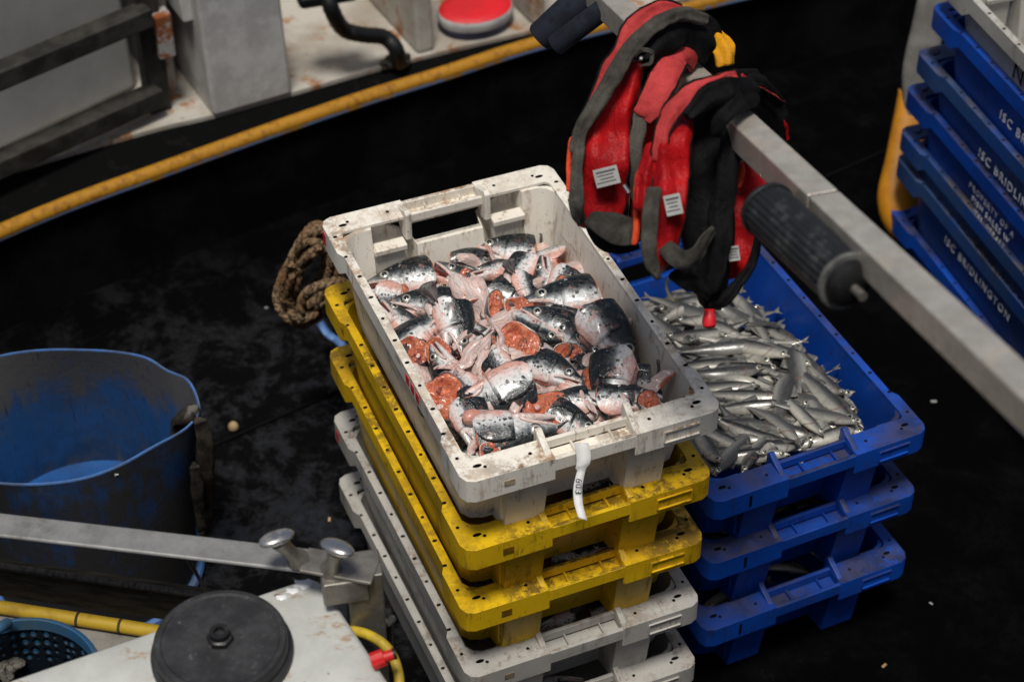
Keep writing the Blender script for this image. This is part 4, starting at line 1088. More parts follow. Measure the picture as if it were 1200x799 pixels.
hang('sacking_inside', [rl_(233, 487, .50), rl_(221, 490, .49), rl_(210, 500, .46), rl_(205, 520, .42)], .027, M['rag'], rag, seed=1)
hang('sacking_knot', [rl_(231, 480, .505), rl_(222, 486, .51), rl_(215, 492, .50)], .014, M['rag_pale'], rag, seed=2)
hang('sacking_outside', [rl_(234, 492, .51), rl_(239, 520, .44), rl_(241, 560, .34), rl_(243, 600, .22), rl_(240, 625, .15)], .018, M['rag'], rag, seed=3)
hang('sacking_strand', [rl_(228, 545, .42), rl_(232, 580, .32), rl_(236, 620, .2)], .013, M['rag'], rag, seed=4)

#======================================================================= ROPE COIL
def rope_mat():
    t = NT('brown_tarred_rope'); w = t.noise(1, 5, .7, co=t.scale(t.obj, (90, 90, 90))); n = t.noise(9, 5, .6, co=t.obj)
    c = t.mix(t.ramp(n, .4, .6), (.19, .105, .05), (.24, .17, .10)); c = t.mix(t.ramp(w, .45, .6), c, (.05, .028, .014))
    t.bump(w, 1.0, .006); return t.fin(c, .9, 0, .2)
M['rope'] = rope_mat()
rc = empty('rope_coil', P(362, 360, .02), 0, 'coil of brown rope on the deck behind the far left corner of the crates', 'rope')
rnd = random.Random(4)
def twist_loop(b, pts, r):
    pts = spline(pts, 10); n = len(pts)
    for st in range(3):
        q = []
        for i, p in enumerate(pts):
            t_ = (pts[min(i+1, n-1)]-pts[max(i-1, 0)]).normalized(); a = t_.cross(Vector((.3, .2, .9))).normalized(); c = a.cross(t_)
            ph = i*.75+st*2.094; q.append(p+(a*math.cos(ph)+c*math.sin(ph))*r*.55)
        b.tube(q, r*.62, seg=6)
b = MB()
for k in range(17):
    cx_, cy_ = 374+rnd.uniform(-8, 8), 322+rnd.uniform(-8, 8); pts = []; sz = .55+.5*((k*.618) % 1)
    a0 = rnd.uniform(0, 6)
    for j in range(9):
        a = a0+j*.76
        pts.append(PD(cx_+math.cos(a)*(30+rnd.uniform(-5, 5))*sz-8+math.sin(a)*-14, cy_+math.sin(a)*(52+rnd.uniform(-6, 8))*sz, 4.55+.08*math.sin(a)+rnd.uniform(-.05, .05))-rc.location)
    twist_loop(b, pts, .0085)
b.build('rope', M['rope'], rc, smooth=60)
b = MB(); twist_loop(b, [PD(x, y, d)-rc.location for x, y, d in ((352, 375, 4.5), (356, 348, 4.45), (372, 336, 4.42), (396, 330, 4.45), (410, 336, 4.6))], .011); b.build('lashing', M['rope'], rc, smooth=60)
M['blue_rag'] = simple('pale_blue_plastic_scrap', (.10, .20, .42), (.05, .10, .25), rough=.5)
b = MB(); g = []
for i in range(7):
    for j in range(3):
        g.append(P(372+i*5+j*3, 382+i*5.5-j*3+3*math.sin(i), .10+.012*math.sin(i*1.3+j)))
b.add(g, [(i*3+j, i*3+j+1, i*3+j+4, i*3+j+3) for i in range(6) for j in range(2)])
o = b.build('plastic_scrap', M['blue_rag'], smooth=80, recalc=False); o.modifiers.new('s', 'SOLIDIFY').thickness = .004
tag(o, 'curled pale blue plastic scrap between the rope coil and the yellow crates', 'scrap')

#======================================================================= DEBRIS ON THE DECK
M['shell'] = simple('beige_shell', (.42, .30, .15), (.25, .15, .06), rough=.5, scale=60)
M['chip'] = simple('pale_chip', (.34, .34, .33), (.2, .2, .19), rough=.6)
b = MB(); c = P(274, 504, 0); b.loft([[c+Vector((.0135*s_*math.cos(k*.4488), .0125*s_*math.sin(k*.4488), h_)) for k in range(14)] for s_, h_ in ((.8, .004), (1, .010), (.85, .019), (.5, .025), (.15, .027))])
b.v = [tuple(Vector(v)-c) for v in b.v]
o = b.build('sea_shell', M['shell'], smooth=70); o.location = c; tag(o, 'small round beige shell lying on the black deck right of the tub', 'shell')
for i, (x, y, s_, lab) in enumerate(((1094, 471, .007, 'pale fish scale chip on the black deck right of the blue stack'), (1036, 780, .006, 'beige crumb on the deck below the blue stack'),
        (386, 609, .006, 'small brownish crumb on the deck left of the bottom white crate'), (1091, 707, .004, 'tiny grey crumb on the deck right of the lowest blue crate'), (312, 361, .004, 'tiny pale fleck on the deck left of the rope coil'), (1160, 466, .005, 'small pale chip near the end of the steel rail'))):
    b = MB(); b.box((0, 0, s_*.3), (s_*2.2, s_, s_*.5), Matrix.Rotation(i*.8, 3, 'Z')); o = b.build('deck_crumb', M['chip'] if i in (0, 3, 4, 5) else M['shell'], bevel=s_*.2)
    o.location = P(x, y, 0.001); tag(o, lab, 'crumb')

#======================================================================= FOREGROUND LEFT: aluminium bar, cleats, post
def alu_mat(name, c1, c2, rough, metal=.75, dirt=(.05, .045, .035), amt=.55):
    t = NT(name); n = t.noise(7, 7, .75, co=t.obj); n2 = t.noise(22, 6, .75, co=t.obj); n3 = t.noise(90, 4, .6, co=t.obj)
    c = t.mix(t.ramp(n2, .35, .65), c1, c2); d_ = t.math('MULTIPLY', t.ramp(t.math('ADD', t.math('MULTIPLY', n, .75), t.math('MULTIPLY', n3, .25)), .50, .64), amt)
    c = t.mix(d_, c, dirt); t.bump(n3, .2, .001)
    return t.fin(c, t.math('ADD', rough, t.math('MULTIPLY', d_, .3)), t.math('MULTIPLY', t.math('SUBTRACT', 1, d_), metal), .5)
M['alu'] = alu_mat('dull_aluminium', (.27, .27, .262), (.20, .20, .195), .45, .35)
M['steel'] = alu_mat('polished_steel', (.62, .60, .57), (.50, .49, .47), .22, .9)
M['steel_dirty'] = alu_mat('grimy_steel', (.26, .24, .21), (.16, .15, .13), .38, .6, (.04, .032, .022), .8)
gp = empty('mooring_rail', P(420, 680, 0), 0, 'grey metal rail with two mushroom cleats and a square corner post', 'rail')
def G(x, y, z): return P(x, y, z)-gp.location
b = MB(); b.tube([G(-220, 588, .99), G(-20, 613, .99), G(385, 660, .99)], 0, up=(0, 0, 1), sq=(.050, .008)); b.build('bar', M['alu'], gp, bevel=.004)
d_ = (G(440, 676, 1.0)-G(350, 660, 1.0)).normalized(); n_ = Vector((-d_.y, d_.x, 0))
c = (G(350, 657, 1.003)+G(470, 672, 1.003))/2
rot = Matrix.Rotation(math.atan2(d_.y, d_.x), 3, 'Z')
b = MB(); b.box(G(398, 663, 1.004), (.120, .052, .006), rot); b.build('cleat_plate', M['steel_dirty'], gp, bevel=.002)
for bx, by, tx, ty in ((347, 656, 324, 631), (388, 668, 395, 642)):
    b = MB(); base = G(bx, by, 1.008)+n_*.004; top = PD(tx, ty, px_of(P(bx, by, 1.008))[2]-.055)-gp.location
    ax = (top-base).normalized(); b.tube([base-ax*.004, base+ax*.012, base+(top-base)*.5, top-ax*.004], [.019, .0125, .0115, .016], seg=16)
    b.build('cleat_stem', M['steel_dirty'], gp, smooth=60)
    q = (ax*.3+Vector((.10 if tx > 350 else -.05, .35, .8))).normalized().to_track_quat('Z', 'Y')
    b = MB(); b.loft([[top+q @ Vector((.0310*s_*math.cos(k*.2618), .0195*s_*math.sin(k*.2618), h_*.8)) for k in range(24)] for s_, h_ in ((.4, -.008), (.85, -.006), (1, 0), (.97, .005), (.75, .010), (.4, .0125), (.1, .013))])
    b.build('cleat_head', M['steel'], gp, smooth=70, sub=1)
pr = Matrix.Rotation(math.atan2(d_.y, d_.x)+.42, 3, 'Z')
b = MB(); b.box(G(425, 662, 1.0)+Vector((0, 0, -.5+.004)), (.058, .058, 1.0), pr); b.build('corner_post', M['steel_dirty'], gp, bevel=.003)
b = MB(); b.box(G(404, 682, .975), (.075, .05, .05), pr); b.build('post_joint', M['steel_dirty'], gp, bevel=.004)
b = MB(); b.tube([G(448, 726, .8), G(454, 730, .8), G(460, 724, .79)], .007, seg=8); b.build('post_bolt', M['steel_dirty'], gp, smooth=60)
b = MB(); b.box(G(452, 750, .72), (.025, .03, .14)); b.build('post_bracket', M['olive'], gp, bevel=.004)

M['old_wood'] = simple('old_dark_timber', (.030, .026, .018), (.012, .011, .008), rough=.85, scale=2, bump=.7, bscale=2, stretch=(3, 40, 40), spec=.2)
M['serrated'] = simple('serrated_strip', (.050, .044, .036), (.02, .018, .014), rough=.8, scale=1, stretch=(160, 60, 60), bump=.9, bscale=1)
bm_ = empty('timber_board', P(140, 700, .7), 0, 'dark timber board with a serrated top strip below the grey rail', 'board')
def G2(x, y, z): return P(x, y, z)-bm_.location
b = MB(); b.tube([G2(-160, 653, .765), G2(300, 719, .765)], 0, up=(0, 0, 1), sq=(.016, .085)); b.build('board_face', M['old_wood'], bm_, bevel=.003)
b = MB(); b.tube([G2(-160, 640, .811), G2(300, 706, .811)], 0, up=(0, 0, 1), sq=(.012, .006)); b.build('top_strip', M['serrated'], bm_, bevel=.001)
M['pipe_yellow'] = simple('scuffed_yellow_pipe', (.50, .33, .02), (.34, .20, .015), rough=.5, scale=14, lo=.5, hi=.7, bump=.4)
M['pipe_dark'] = simple('dark_pipe_joint', (.06, .045, .02), rough=.8)
yp = empty('yellow_pipe', P(100, 725, .7), 0, 'scuffed yellow pipe running along the grey plank at lower left', 'pipe')
b = MB(); a0 = P(-160, 686, .70)-yp.location; a1 = P(250, 750, .70)-yp.location
b.tube([a0, a1], .0125, seg=16); b.build('pipe', M['pipe_yellow'], yp, smooth=60)
for k in (.38, .62, .74, .87):
    b = MB(); c = a0+(a1-a0)*k; e = (a1-a0).normalized(); b.tube([c-e*.0025, c+e*.0025], .0131, seg=16); b.build('joint_ring', M['pipe_dark'], yp)
M['plank'] = simple('grey_painted_plank', (.22, .21, .19), (.14, .13, .115), rough=.7, scale=6, bump=.4)
b = MB(); c0 = P(-160, 700, .675); c1 = P(220, 770, .675); b.tube([c0, c1], 0, up=(0, 0, 1), sq=(.075, .02)); o = b.build('grey_plank', M['plank'], bevel=.003)
tag(o, 'flat grey plank under the yellow pipe at lower left', 'plank')
M['cable'] = simple('black_cable', (.02, .02, .022), (.05, .05, .05), rough=.4)
b = MB(); b.tube(spline([P(217, 650, .975), P(228, 668, .93), P(240, 690, .88), P(252, 712, .82)], 5), .0035, seg=8); o = b.build('thin_cable', M['cable'], smooth=60)
tag(o, 'thin black cable running down from the grey rail to the timber board', 'cable')

#======================================================================= BLUE BASKET with rope inside
M['basket'] = simple('teal_blue_basket', (.015, .075, .16), (.03, .07, .11), rough=.55, scale=9, bump=.3)
def weave():
    t = NT('basket_mesh_wall'); d_, _c = t.voro(55, co=t.obj, rnd=.35); h_ = t.ramp(d_, .2, .5)
    t.bump(h_, 1.0, .012); return t.fin(t.mix(h_, (.012, .06, .12), (.002, .006, .012)), .6, 0, .3)
M['weave'] = weave()
bk = P(18, 800, .76); bask = empty('fish_basket', (bk.x, bk.y, 0), 0, 'round teal blue basket at the lower left corner, rope inside', 'basket')
def bring(z, r): return [Vector((r*math.cos(2*math.pi*k/48), r*math.sin(2*math.pi*k/48), z)) for k in range(48)]
rb = .145
b = MB(); b.loft([bring(.76, rb), bring(.765, rb*.93), bring(.74, rb*.90), bring(.74, rb*.985)], loop=True, cap0=False, cap1=False); b.build('basket_rim', M['basket'], bask, smooth=50, bevel=.003)
b = MB(); b.loft([bring(.74, rb*.92), bring(.65, rb*.85), bring(.50, rb*.80)], cap0=False); b.build('basket_wall', M['weave'], bask, smooth=60)
b = MB(); b.loft([bring(.74, rb*.945), bring(.49, rb*.83)], cap0=False); b.build('basket_outside', M['basket'], bask, smooth=60)
b = MB(); b.tube(spline([P(-14, 742, .78)-bask.location, P(-2, 736, .795)-bask.location, P(9, 730, .78)-bask.location], 4), .010, seg=10); b.build('basket_grip', M['basket'], bask, smooth=60)
b = MB(); M['rope_grey'] = simple('grey_net_rope', (.13, .12, .10), (.05, .045, .04), rough=.95, scale=60, bump=1.0, bscale=120)
rnd = random.Random(8)
for k in range(7):
    pts = [P(6+rnd.uniform(-14, 12)+j*4*math.cos(k), 782+rnd.uniform(-10, 12)+j*3*math.sin(k*2), .66+rnd.uniform(0, .02)) for j in range(4)]; twist_loop(b, pts, .006)
o = b.build('net_rope', M['rope_grey'], smooth=60); tag(o, 'tangle of grey net rope inside the blue basket', 'rope')

#======================================================================= WHITE TANK with black cap
def tank_mat():
    t = NT('stained_white_tank'); n = t.noise(6, 7, .7, co=t.obj); n2 = t.noise(45, 6, .75, co=t.obj)
    c = t.mix(t.ramp(n, .35, .7), (.50, .51, .48), (.39, .40, .37))
    st = t.math('MULTIPLY', t.ramp(t.noise(11, 7, .75, co=t.scale(t.obj, (1, 2.5, 1))), .52, .62), t.ramp(n2, .4, .6)); c = t.mix(t.math('MULTIPLY', st, .8), c, (.28, .16, .07))
    c = t.mix(t.ramp(t.noise(55, 1, .5, co=t.obj), .76, .78), c, (.10, .03, .015)); t.bump(n2, .15, .002)
    return t.fin(c, .33, 0, .45)
M['tank'] = tank_mat()
M['tank_white'] = simple('white_scuff_resin', (.75, .76, .77), (.6, .6, .6), rough=.4)
ZK = .93
k0 = P(372, 671, ZK); kl = P(0, 799, ZK); kr = P(462, 806, ZK)
ul = (kl-k0).normalized(); ur = (kr-k0).normalized()
tk = empty('white_tank', (k0.x, k0.y, 0), 0, 'white plastic tank with a large round black screw cap, lower left', 'tank')
def round_poly(pts, r, n=6):
    out = []; m = len(pts)
    for i in range(m):
        p = pts[i]; a = (pts[i-1]-p).normalized(); c = (pts[(i+1) % m]-p).normalized()
        for k in range(n+1):
            t_ = k/n; out.append((p+a*r)*(1-t_)**2+p*2*t_*(1-t_)+(p+c*r)*t_**2)
    return out
z0 = Vector((0, 0, 0)); poly = [z0, ur*.50, ur*.50+ul*.80, ul*.80]
rp = round_poly(poly, .030); cenk = sum(poly, Vector())/4
def kring(z, ins): return [v+(cenk-v).normalized()*ins+Vector((0, 0, z)) for v in rp]
b = MB(); b.loft([kring(.45, .02), kring(.55, .012), kring(.89, .006), kring(.90, .001), kring(.918, .0), kring(.926, .004), kring(ZK, .012)]); b.build('tank_body', M['tank'], tk, smooth=50)
M['cap'] = None
def cap_mat():
    t = NT('scuffed_black_cap'); n = t.noise(9, 7, .75, co=t.obj); n2 = t.noise(70, 6, .8, co=t.obj)
    c = t.mix(t.ramp(n, .42, .68), (.017, .017, .018), (.045, .045, .047)); c = t.mix(t.math('MULTIPLY', t.ramp(n2, .58, .72), t.ramp(n, .35, .6)), c, (.16, .16, .16))
    t.bump(n2, .4, .002); return t.fin(c, .5, 0, .35)
M['cap'] = cap_mat()
cc = P(261, 768, ZK)-tk.location
def cr(r, z, n=64, kn=0): return [cc+Vector((r*(1+(kn if k % 2 else 0))*math.cos(2*math.pi*k/n), r*(1+(kn if k % 2 else 0))*math.sin(2*math.pi*k/n), z-ZK)) for k in range(n)]
cc = Vector((cc.x, cc.y, ZK))
b = MB(); b.loft([cr(.112, ZK), cr(.112, ZK+.014), cr(.1055, ZK+.015), cr(.1055, ZK+.036), cr(.102, ZK+.041), cr(.094, ZK+.041), cr(.092, ZK+.0385), cr(.02, ZK+.038)]); b.build('screw_cap', M['cap'], tk, smooth=35, bevel=.0012)
b = MB(); b.loft([cr(.021, ZK+.038, 12, -.12), cr(.021, ZK+.048, 12, -.12), cr(.016, ZK+.050, 12), cr(.016, ZK+.060, 12), cr(.009, ZK+.060, 12), cr(.008, ZK+.053, 12)]); b.build('cap_valve', M['rubber'], tk, smooth=30)
for (sx_, sy_, r_) in ((356, 684, .018), (343, 692, .012), (330, 700, .010)):
    b = MB(); c = P(sx_, sy_, ZK)-tk.location; c.z = ZK+.0005
    b.loft([[c+Vector((r_*q_*(1+.3*math.sin(k*1.7+sx_))*math.cos(k*.3927), r_*.55*q_*(1+.3*math.cos(k*2.1))*math.sin(k*.3927), h_)) for k in range(16)] for q_, h_ in ((1, 0), (.7, .0016), (.2, .002))]); b.build('resin_scuff', M['tank_white'], tk, smooth=70)
M['hose_y'] = simple('yellow_garden_hose', (.50, .36, .02), (.34, .23, .02), rough=.45, scale=20)
M['red_con'] = simple('red_connector_plastic', (.62, .015, .015), (.45, .01, .01), rough=.35, bump=0)
yh = empty('garden_hose', P(460, 790, .8), 0, 'yellow hose with a red connector curling behind the white tank', 'hose')
def H_(x, y, D=3.2): return PD(x, y, D)-yh.location
b = MB(); b.tube(spline([H_(395, 738, 3.30), H_(425, 741, 3.28), H_(452, 757, 3.26), H_(466, 785, 3.24), H_(466, 820, 3.22), H_(445, 850, 3.2)], 7), .0085, seg=12); b.build('hose', M['hose_y'], yh, smooth=60)
b = MB(); a0 = H_(436, 775, 3.17); a1 = H_(452, 769, 3.17); a2 = H_(461, 766, 3.17)
e = (a1-a0)
b.tube([a0, a0+e*.9], .0135, seg=20, prof=lambda k: 1+.07*(int(round(k*20)) % 2)); b.tube([a0+e*.9, a2], .009, seg=14); b.build('connector', M['red_con'], yh, smooth=30)
b = MB(); b.tube([a2, a2+e*.15], .0098, seg=14); b.build('connector_seal', M['rubber'], yh, smooth=30)

#======================================================================= YELLOW OILSKIN by the right hand stack
M['oilskin'] = simple('orange_yellow_oilskin', (.52, .215, .010), (.40, .15, .006), rough=.4, scale=7, bump=.25, bscale=16)
M['greyskin'] = simple('pale_grey_cloth', (.13, .125, .115), (.08, .078, .07), rough=.85, scale=10, bump=.6, bscale=22)
D0 = 5.28
ok = empty('oilskin_sleeve', PD(1048, 230, D0), 0, 'orange yellow rubber sleeve hanging open end up beside the right hand blue stack', 'oilskin')
b = MB(); rings = []
for i, (xl, xr, y, dpt, tilt) in enumerate(((1054, 1090, 120, .045, 16), (1053, 1091, 124, .047, 15), (1047, 1088, 142, .045, 8), (1041, 1086, 165, .042, 0), (1037, 1084, 190, .04, 0), (1029, 1082, 216, .045, 0), (1028, 1080, 238, .045, 0), (1032, 1076, 260, .04, 0), (1042, 1074, 276, .03, 0), (1054, 1068, 285, .012, 0))):
    c = PD((xl+xr)/2, y, D0)-ok.location; rw = (xr-xl)/2*D0/FPX; pxm = D0/FPX
    ring = []
    for k in range(28):
        a = 2*math.pi*k/28
        ring.append(c+RT*(rw*math.cos(a))-FWD*(dpt*math.sin(a)*(1+.15*math.sin(2*a+i*.5)))+UP*pxm*(-tilt*.9*math.cos(a)-tilt*.55*math.sin(a)))
    rings.append(ring)
b.loft(rings, cap0=False); b.v = [tuple(wob(v, .005, 14)) for v in b.v]
o = b.build('sleeve', M['oilskin'], ok, smooth=70, sub=1); o.modifiers.new('s', 'SOLIDIFY').thickness = .004
b = MB(); rings = []
for x, y, w_ in ((1100, -40, 18), (1094, 0, 18), (1086, 40, 20), (1077, 75, 20), (1070, 105, 14), (1068, 140, 12)):
    c = PD(x, y, D0-.02); rw = w_*D0/FPX
    rings.append([c+RT*rw*math.cos(k*.3927)+FWD*(.025*math.sin(k*.3927)) for k in range(16)])
b.loft(rings); b.v = [tuple(wob(v, .012, 14)) for v in b.v]; o = b.build('grey_cloth', M['greyskin'], smooth=70, sub=1); tag(o, 'grey cloth hanging down into the yellow sleeve behind the blue crates', 'cloth')
# white arrow mark on the lowest crate corner, red stickers on the white crates
M['sticker_red'] = simple('red_sticker', (.55, .02, .02), (.45, .015, .02), rough=.5, bump=0)
M['sticker_white'] = simple('white_sticker', (.6, .6, .58), (.5, .5, .48), rough=.5, bump=0)
def sticker(cr, mat, wx, y0, z, w_, h_, name='sticker', side=-1, xo=.2415):
    b = MB(); b.box((side*xo, y0, z), (.0012, w_, h_)); return b.build(name, mat, cr, smooth=0)
for k in range(3): sticker(A[0], M['sticker_red'], 0, -.09-.026*k, H-.021, .016, .020, 'red_mark')
sticker(A[0], M['sticker_red'], 0, .37, H-.026, .018, .028, 'red_mark', xo=.2503)
sticker(A[3], M['sticker_red'], 0, .36, H-.030, .016, .026, 'red_mark', xo=.2503)
sticker(CC[0], M['sticker_white'], 0, 0, 0, .001, .001) if False else None

#======================================================================= PAPER TAG on the near handle
M['paper'] = simple('wet_paper_tag', (.66, .66, .64), (.54, .54, .52), rough=.6, bump=.2, scale=20)
tg = empty('paper_tag', P(682, 530, .91), 0, 'white paper strip tag with handwritten digits looped over the near handle of the white crate', 'tag')
b = MB(); Dt = px_of(P(682, 536, .915))[2]-.012
path = [(681, 519, -.0), (683, 527, -.006), (684, 540, -.012), (680, 556, -.010), (677, 572, -.012), (678, 590, -.022), (683, 608, -.034)]
g = []
sp_ = spline([PD(x, y, Dt+d) for x, y, d in path], 5)
for i, p in enumerate(sp_):
    wv = RT*math.cos(.12)+UP*math.sin(.30*math.sin(i*.15)); hw = .0125 if i < 13 else .0078
    g += [p-wv*hw-tg.location, p+wv*hw-tg.location]
b.add(g, [(2*i, 2*i+1, 2*i+3, 2*i+2) for i in range(len(sp_)-1)]); o = b.build('strip', M['paper'], tg, smooth=70, recalc=False); o.modifiers.new('s', 'SOLIDIFY').thickness = .0006
o = text_mesh('written_digits', '603', .016, M['hole'], tg)
p = PD(681.5, 556, Dt-.022); X = -UP*1.0-RT*.05; X.normalize(); Zv = -FWD; Y = Zv.cross(X)
p = PD(675, 560, Dt-.020)
o.matrix_local = Matrix((( X.x, Y.x, Zv.x, p.x-tg.location.x), (X.y, Y.y, Zv.y, p.y-tg.location.y), (X.z, Y.z, Zv.z, p.z-tg.location.z), (0, 0, 0, 1)))

#======================================================================= STEEL RAIL overhead
D_a, D_b = 3.78, 2.45
M['rail_steel'] = alu_mat('brushed_rail_steel', (.68, .63, .55), (.54, .49, .42), .34, .6, (.24, .19, .13), .45)
ra = PD(708, 0, 3.85); rbb = PD(1196, 462, 2.42)
dirr = (rbb-ra).normalized()
rj = ra+dirr*((PD(978, 258, 2.95)-ra).dot(dirr))
rl0 = empty('steel_rail', ra, 0, 'square stainless steel rail crossing above the crates, life jackets hung on it', 'rail')
RW = .048
b = MB(); b.tube([ra-dirr*.9-ra, rj-ra-dirr*.002], 0, up=(0, 0, 1), sq=(RW, RW)); b.build('far_tube', M['rail_steel'], rl0, bevel=.004, seg=3)
b = MB(); b.tube([rj-ra+dirr*.002, rbb+dirr*.9-ra], 0, up=(0, 0, 1), sq=(RW, RW)); b.build('near_tube', M['rail_steel'], rl0, bevel=.004, seg=3)
b = MB(); b.tube([rj-ra-dirr*.003, rj-ra+dirr*.003], 0, up=(0, 0, 1), sq=(RW-.004, RW-.004)); b.build('joint_seam', M['rubber'], rl0)
def rail_pt(px):      # centre of the rail seen at column px
    lo_, hi_ = 0.0, (rbb-ra).length
    for _ in range(40):
        m = (lo_+hi_)/2
        if px_of(ra+dirr*m)[0] < px: lo_ = m
        else: hi_ = m
    return ra+dirr*lo_
b = MB(); c = rail_pt(1001)-ra+Vector((-.035, -.018, -.03)); b.tube([c-dirr*.045, c+dirr*.045], 0, up=(0, 0, 1), sq=(.016, .03)); b.build('clamp', M['steel_dirty'], rl0, bevel=.003)
# roller slung under the rail
def roller_mat():
    t = NT('ribbed_black_roller'); n = t.noise(30, 6, .75, co=t.obj)
    c = t.mix(t.ramp(n, .5, .68), (.012, .013, .014), (.050, .050, .050)); t.bump(n, .3, .002); return t.fin(c, .42, 0, .4)
M['roller'] = roller_mat(); M['roller_ring'] = simple('grey_roller_ring', (.13, .13, .12), (.05, .05, .048), rough=.5)
Dr = 2.87
ca, cb_ = PD(900, 246, Dr+.10), PD(992, 330, Dr-.08)
ro_ = empty('ribbed_roller', ca, 0, 'black ribbed rubber roller with a grey end ring slung below the steel rail', 'roller')
e = cb_-ca; el = e.length; en = e.normalized(); rr_ = .0415
b = MB(); b.tube([Vector(), e*.02, e*.25, e*.5, e*.75, e*.98], rr_*.97, seg=72, prof=lambda k: 1-.045*(int(round(k*72)) % 3 == 0)); b.build('ribbed_sleeve', M['roller'], ro_, smooth=25)
for k in (0.0, .99):
    b = MB(); b.tube([e*k-en*.004, e*k+en*.004], rr_*1.05, seg=48); b.build('end_ring', M['roller_ring' if k > .5 else 'roller'], ro_, smooth=30, bevel=.002)
b = MB(); b.tube([e*1.0, e*1.0+en*.012, e*1.0+en*.022], [rr_*.86, rr_*.80, rr_*.4], seg=32); b.build('end_cap', M['rubber'], ro_, smooth=40)
b = MB(); b.tube([e+en*.02, e+en*.045], .007, seg=12); b.build('spindle', M['steel_dirty'], ro_, smooth=40)
b = MB(); b.tube([e*.75+Vector((.02, .02, .02)), rail_pt(1000)-ca], .012, seg=8); b.build('bracket', M['olive'], ro_, smooth=40)

# two dark sleeves of pipe lagging at the far end of the rail
M['navy'] = simple('dark_navy_foam', (.012, .016, .026), (.006, .008, .013), rough=.75, scale=20, spec=.25)
for (x0, y0, x1, y1, r_, Dn, lab) in ((704, -22, 632, 46, .031, 3.9, 'upper of two short dark navy foam tubes hanging at the far end of the rail'), (706, 12, 650, 54, .021, 3.82, 'lower thinner dark navy foam tube at the far end of the rail')):
    p0_, p1_ = PD(x0, y0, Dn), PD(x1, y1, Dn+.05); b = MB(); v_ = p1_-p0_
    b.tube([Vector(), v_*.5, v_*.97, v_], [r_, r_, r_, r_*.9], seg=20); b.tube([v_, v_*.96], [r_*.6, r_*.55], seg=16)
    o = b.build('foam_tube', M['navy'], smooth=50); o.location = p0_; tag(o, lab, 'foam tube', 'dark foam tubes on the rail')

#======================================================================= LIFE JACKETS
def cloth_mat(name, c1, c2, rough=.7, sheen=.0):
    t = NT(name); n = t.noise(10, 6, .7, co=t.obj); n2 = t.noise(260, 2, .5, co=t.obj); n3 = t.noise(45, 6, .7, co=t.obj)
    c = t.mix(t.ramp(n, .38, .66), c1, c2); c = t.mix(t.math('MULTIPLY', t.ramp(n3, .5, .7), .35), c, tuple(v*.35 for v in c1))
    wr = t.noise(1, 5, .6, co=t.scale(t.co, (30, 30, 9)), dist=.8)
    t.bump(t.math('ADD', t.math('MULTIPLY', n2, .10), t.math('ADD', t.math('MULTIPLY', n3, .22), t.math('MULTIPLY', wr, 1.6))), .6, .009)
    t.b.inputs['Sheen Weight'].default_value = sheen
    return t.fin(c, rough, 0, .12)
M['jk_red'] = cloth_mat('red_jacket_cloth', (.40, .007, .009), (.20, .005, .007), .38)
M['jk_faded'] = cloth_mat('faded_red_cloth', (.46, .050, .050), (.30, .028, .028), .7)
M['jk_orange'] = cloth_mat('orange_red_edging', (.75, .085, .03), (.6, .05, .03), .55)
M['jk_grey'] = cloth_mat('grey_reflective_band', (.075, .069, .058), (.032, .030, .026), .7)
M['jk_black'] = cloth_mat('black_jacket_lining', (.0018, .0018, .002), (.007, .007, .0075), .75)
M['jk_yellow'] = cloth_mat('yellow_lobe', (.65, .30, .01), (.5, .22, .01), .5)
def strip(parent, name, mat, pts, thick=.008, seed=0, bulge=0.35, n=6):
    """soft band: pts are (px, py, distance, half width in px, twist deg); built at its real place and size"""
    ctr = spline([PD(p[0], p[1], p[2]) for p in pts], n); m = len(ctr)
    def at(i, k): f = i/n; a = int(min(f, len(pts)-1)); c_ = min(a+1, len(pts)-1); u = f-a; return pts[a][k]*(1-u)+pts[c_][k]*u
    b = MB(); rings = []; NS = 28
    if 'grey' in name or 'edge' in name or 'strap' in name or 'flap' in name or 'band' in name: thick *= .5
    for i, p in enumerate(ctr):
        t_ = (ctr[min(i+1, m-1)]-ctr[max(i-1, 0)]).normalized(); v = -FWD
        wd_ = t_.cross(v).normalized(); q = Matrix.Rotation(R(at(i, 4)), 3, t_); wd_ = q @ wd_; nn = wd_.cross(t_).normalized()
        hw = at(i, 3)*(.76 if 'grey' in name or 'flap' in name else 1)*at(i, 2)/FPX; th = thick*(1+.25*math.sin(i*.7+seed))
        if i in (0, m-1): th *= .5
        ring = []
        for k in range(NS):
            a = 2*math.pi*k/NS; cx_ = math.cos(a); sy_ = math.sin(a)
            px_ = (abs(cx_)**.75)*(1 if cx_ > 0 else -1); py_ = (abs(sy_)**.8)*(1 if sy_ > 0 else -1)
            fold = .22*thick*math.sin(px_*5+seed+i*.25)
            ring.append(p+wd_*hw*px_+nn*(th*py_+fold)-parent.location)
        rings.append(ring)
    b.loft(rings); b.v = [tuple(wob(wob(Vector(v)+Vector((seed*3.3, 0, 0)), .0055, 20), .0022, 75)-Vector((seed*3.3, 0, 0))) for v in b.v]
    o = b.build(name, mat, parent, smooth=75, sub=1)
    if mat in (M['jk_red'], M['jk_faded']) and len(pts) > 3:
        for e_ in (2, 12):            # seam piping a little inside each edge
            q = MB(); q.tube([rg[e_]+(-FWD)*.0012 for rg in rings[1:-1]], .0016, seg=6); q.v = [tuple(wob(wob(Vector(v)+Vector((seed*3.3, 0, 0)), .0055, 20), .0022, 75)-Vector((seed*3.3, 0, 0))) for v in q.v]
            q.build('seam', M['jk_black'], o, smooth=60)
    return o
J1 = empty('life_jacket', rail_pt(790), 0, 'left life jacket on the steel rail, red with a broad grey band over its arch', 'life jacket', 'life jackets on the steel rail')
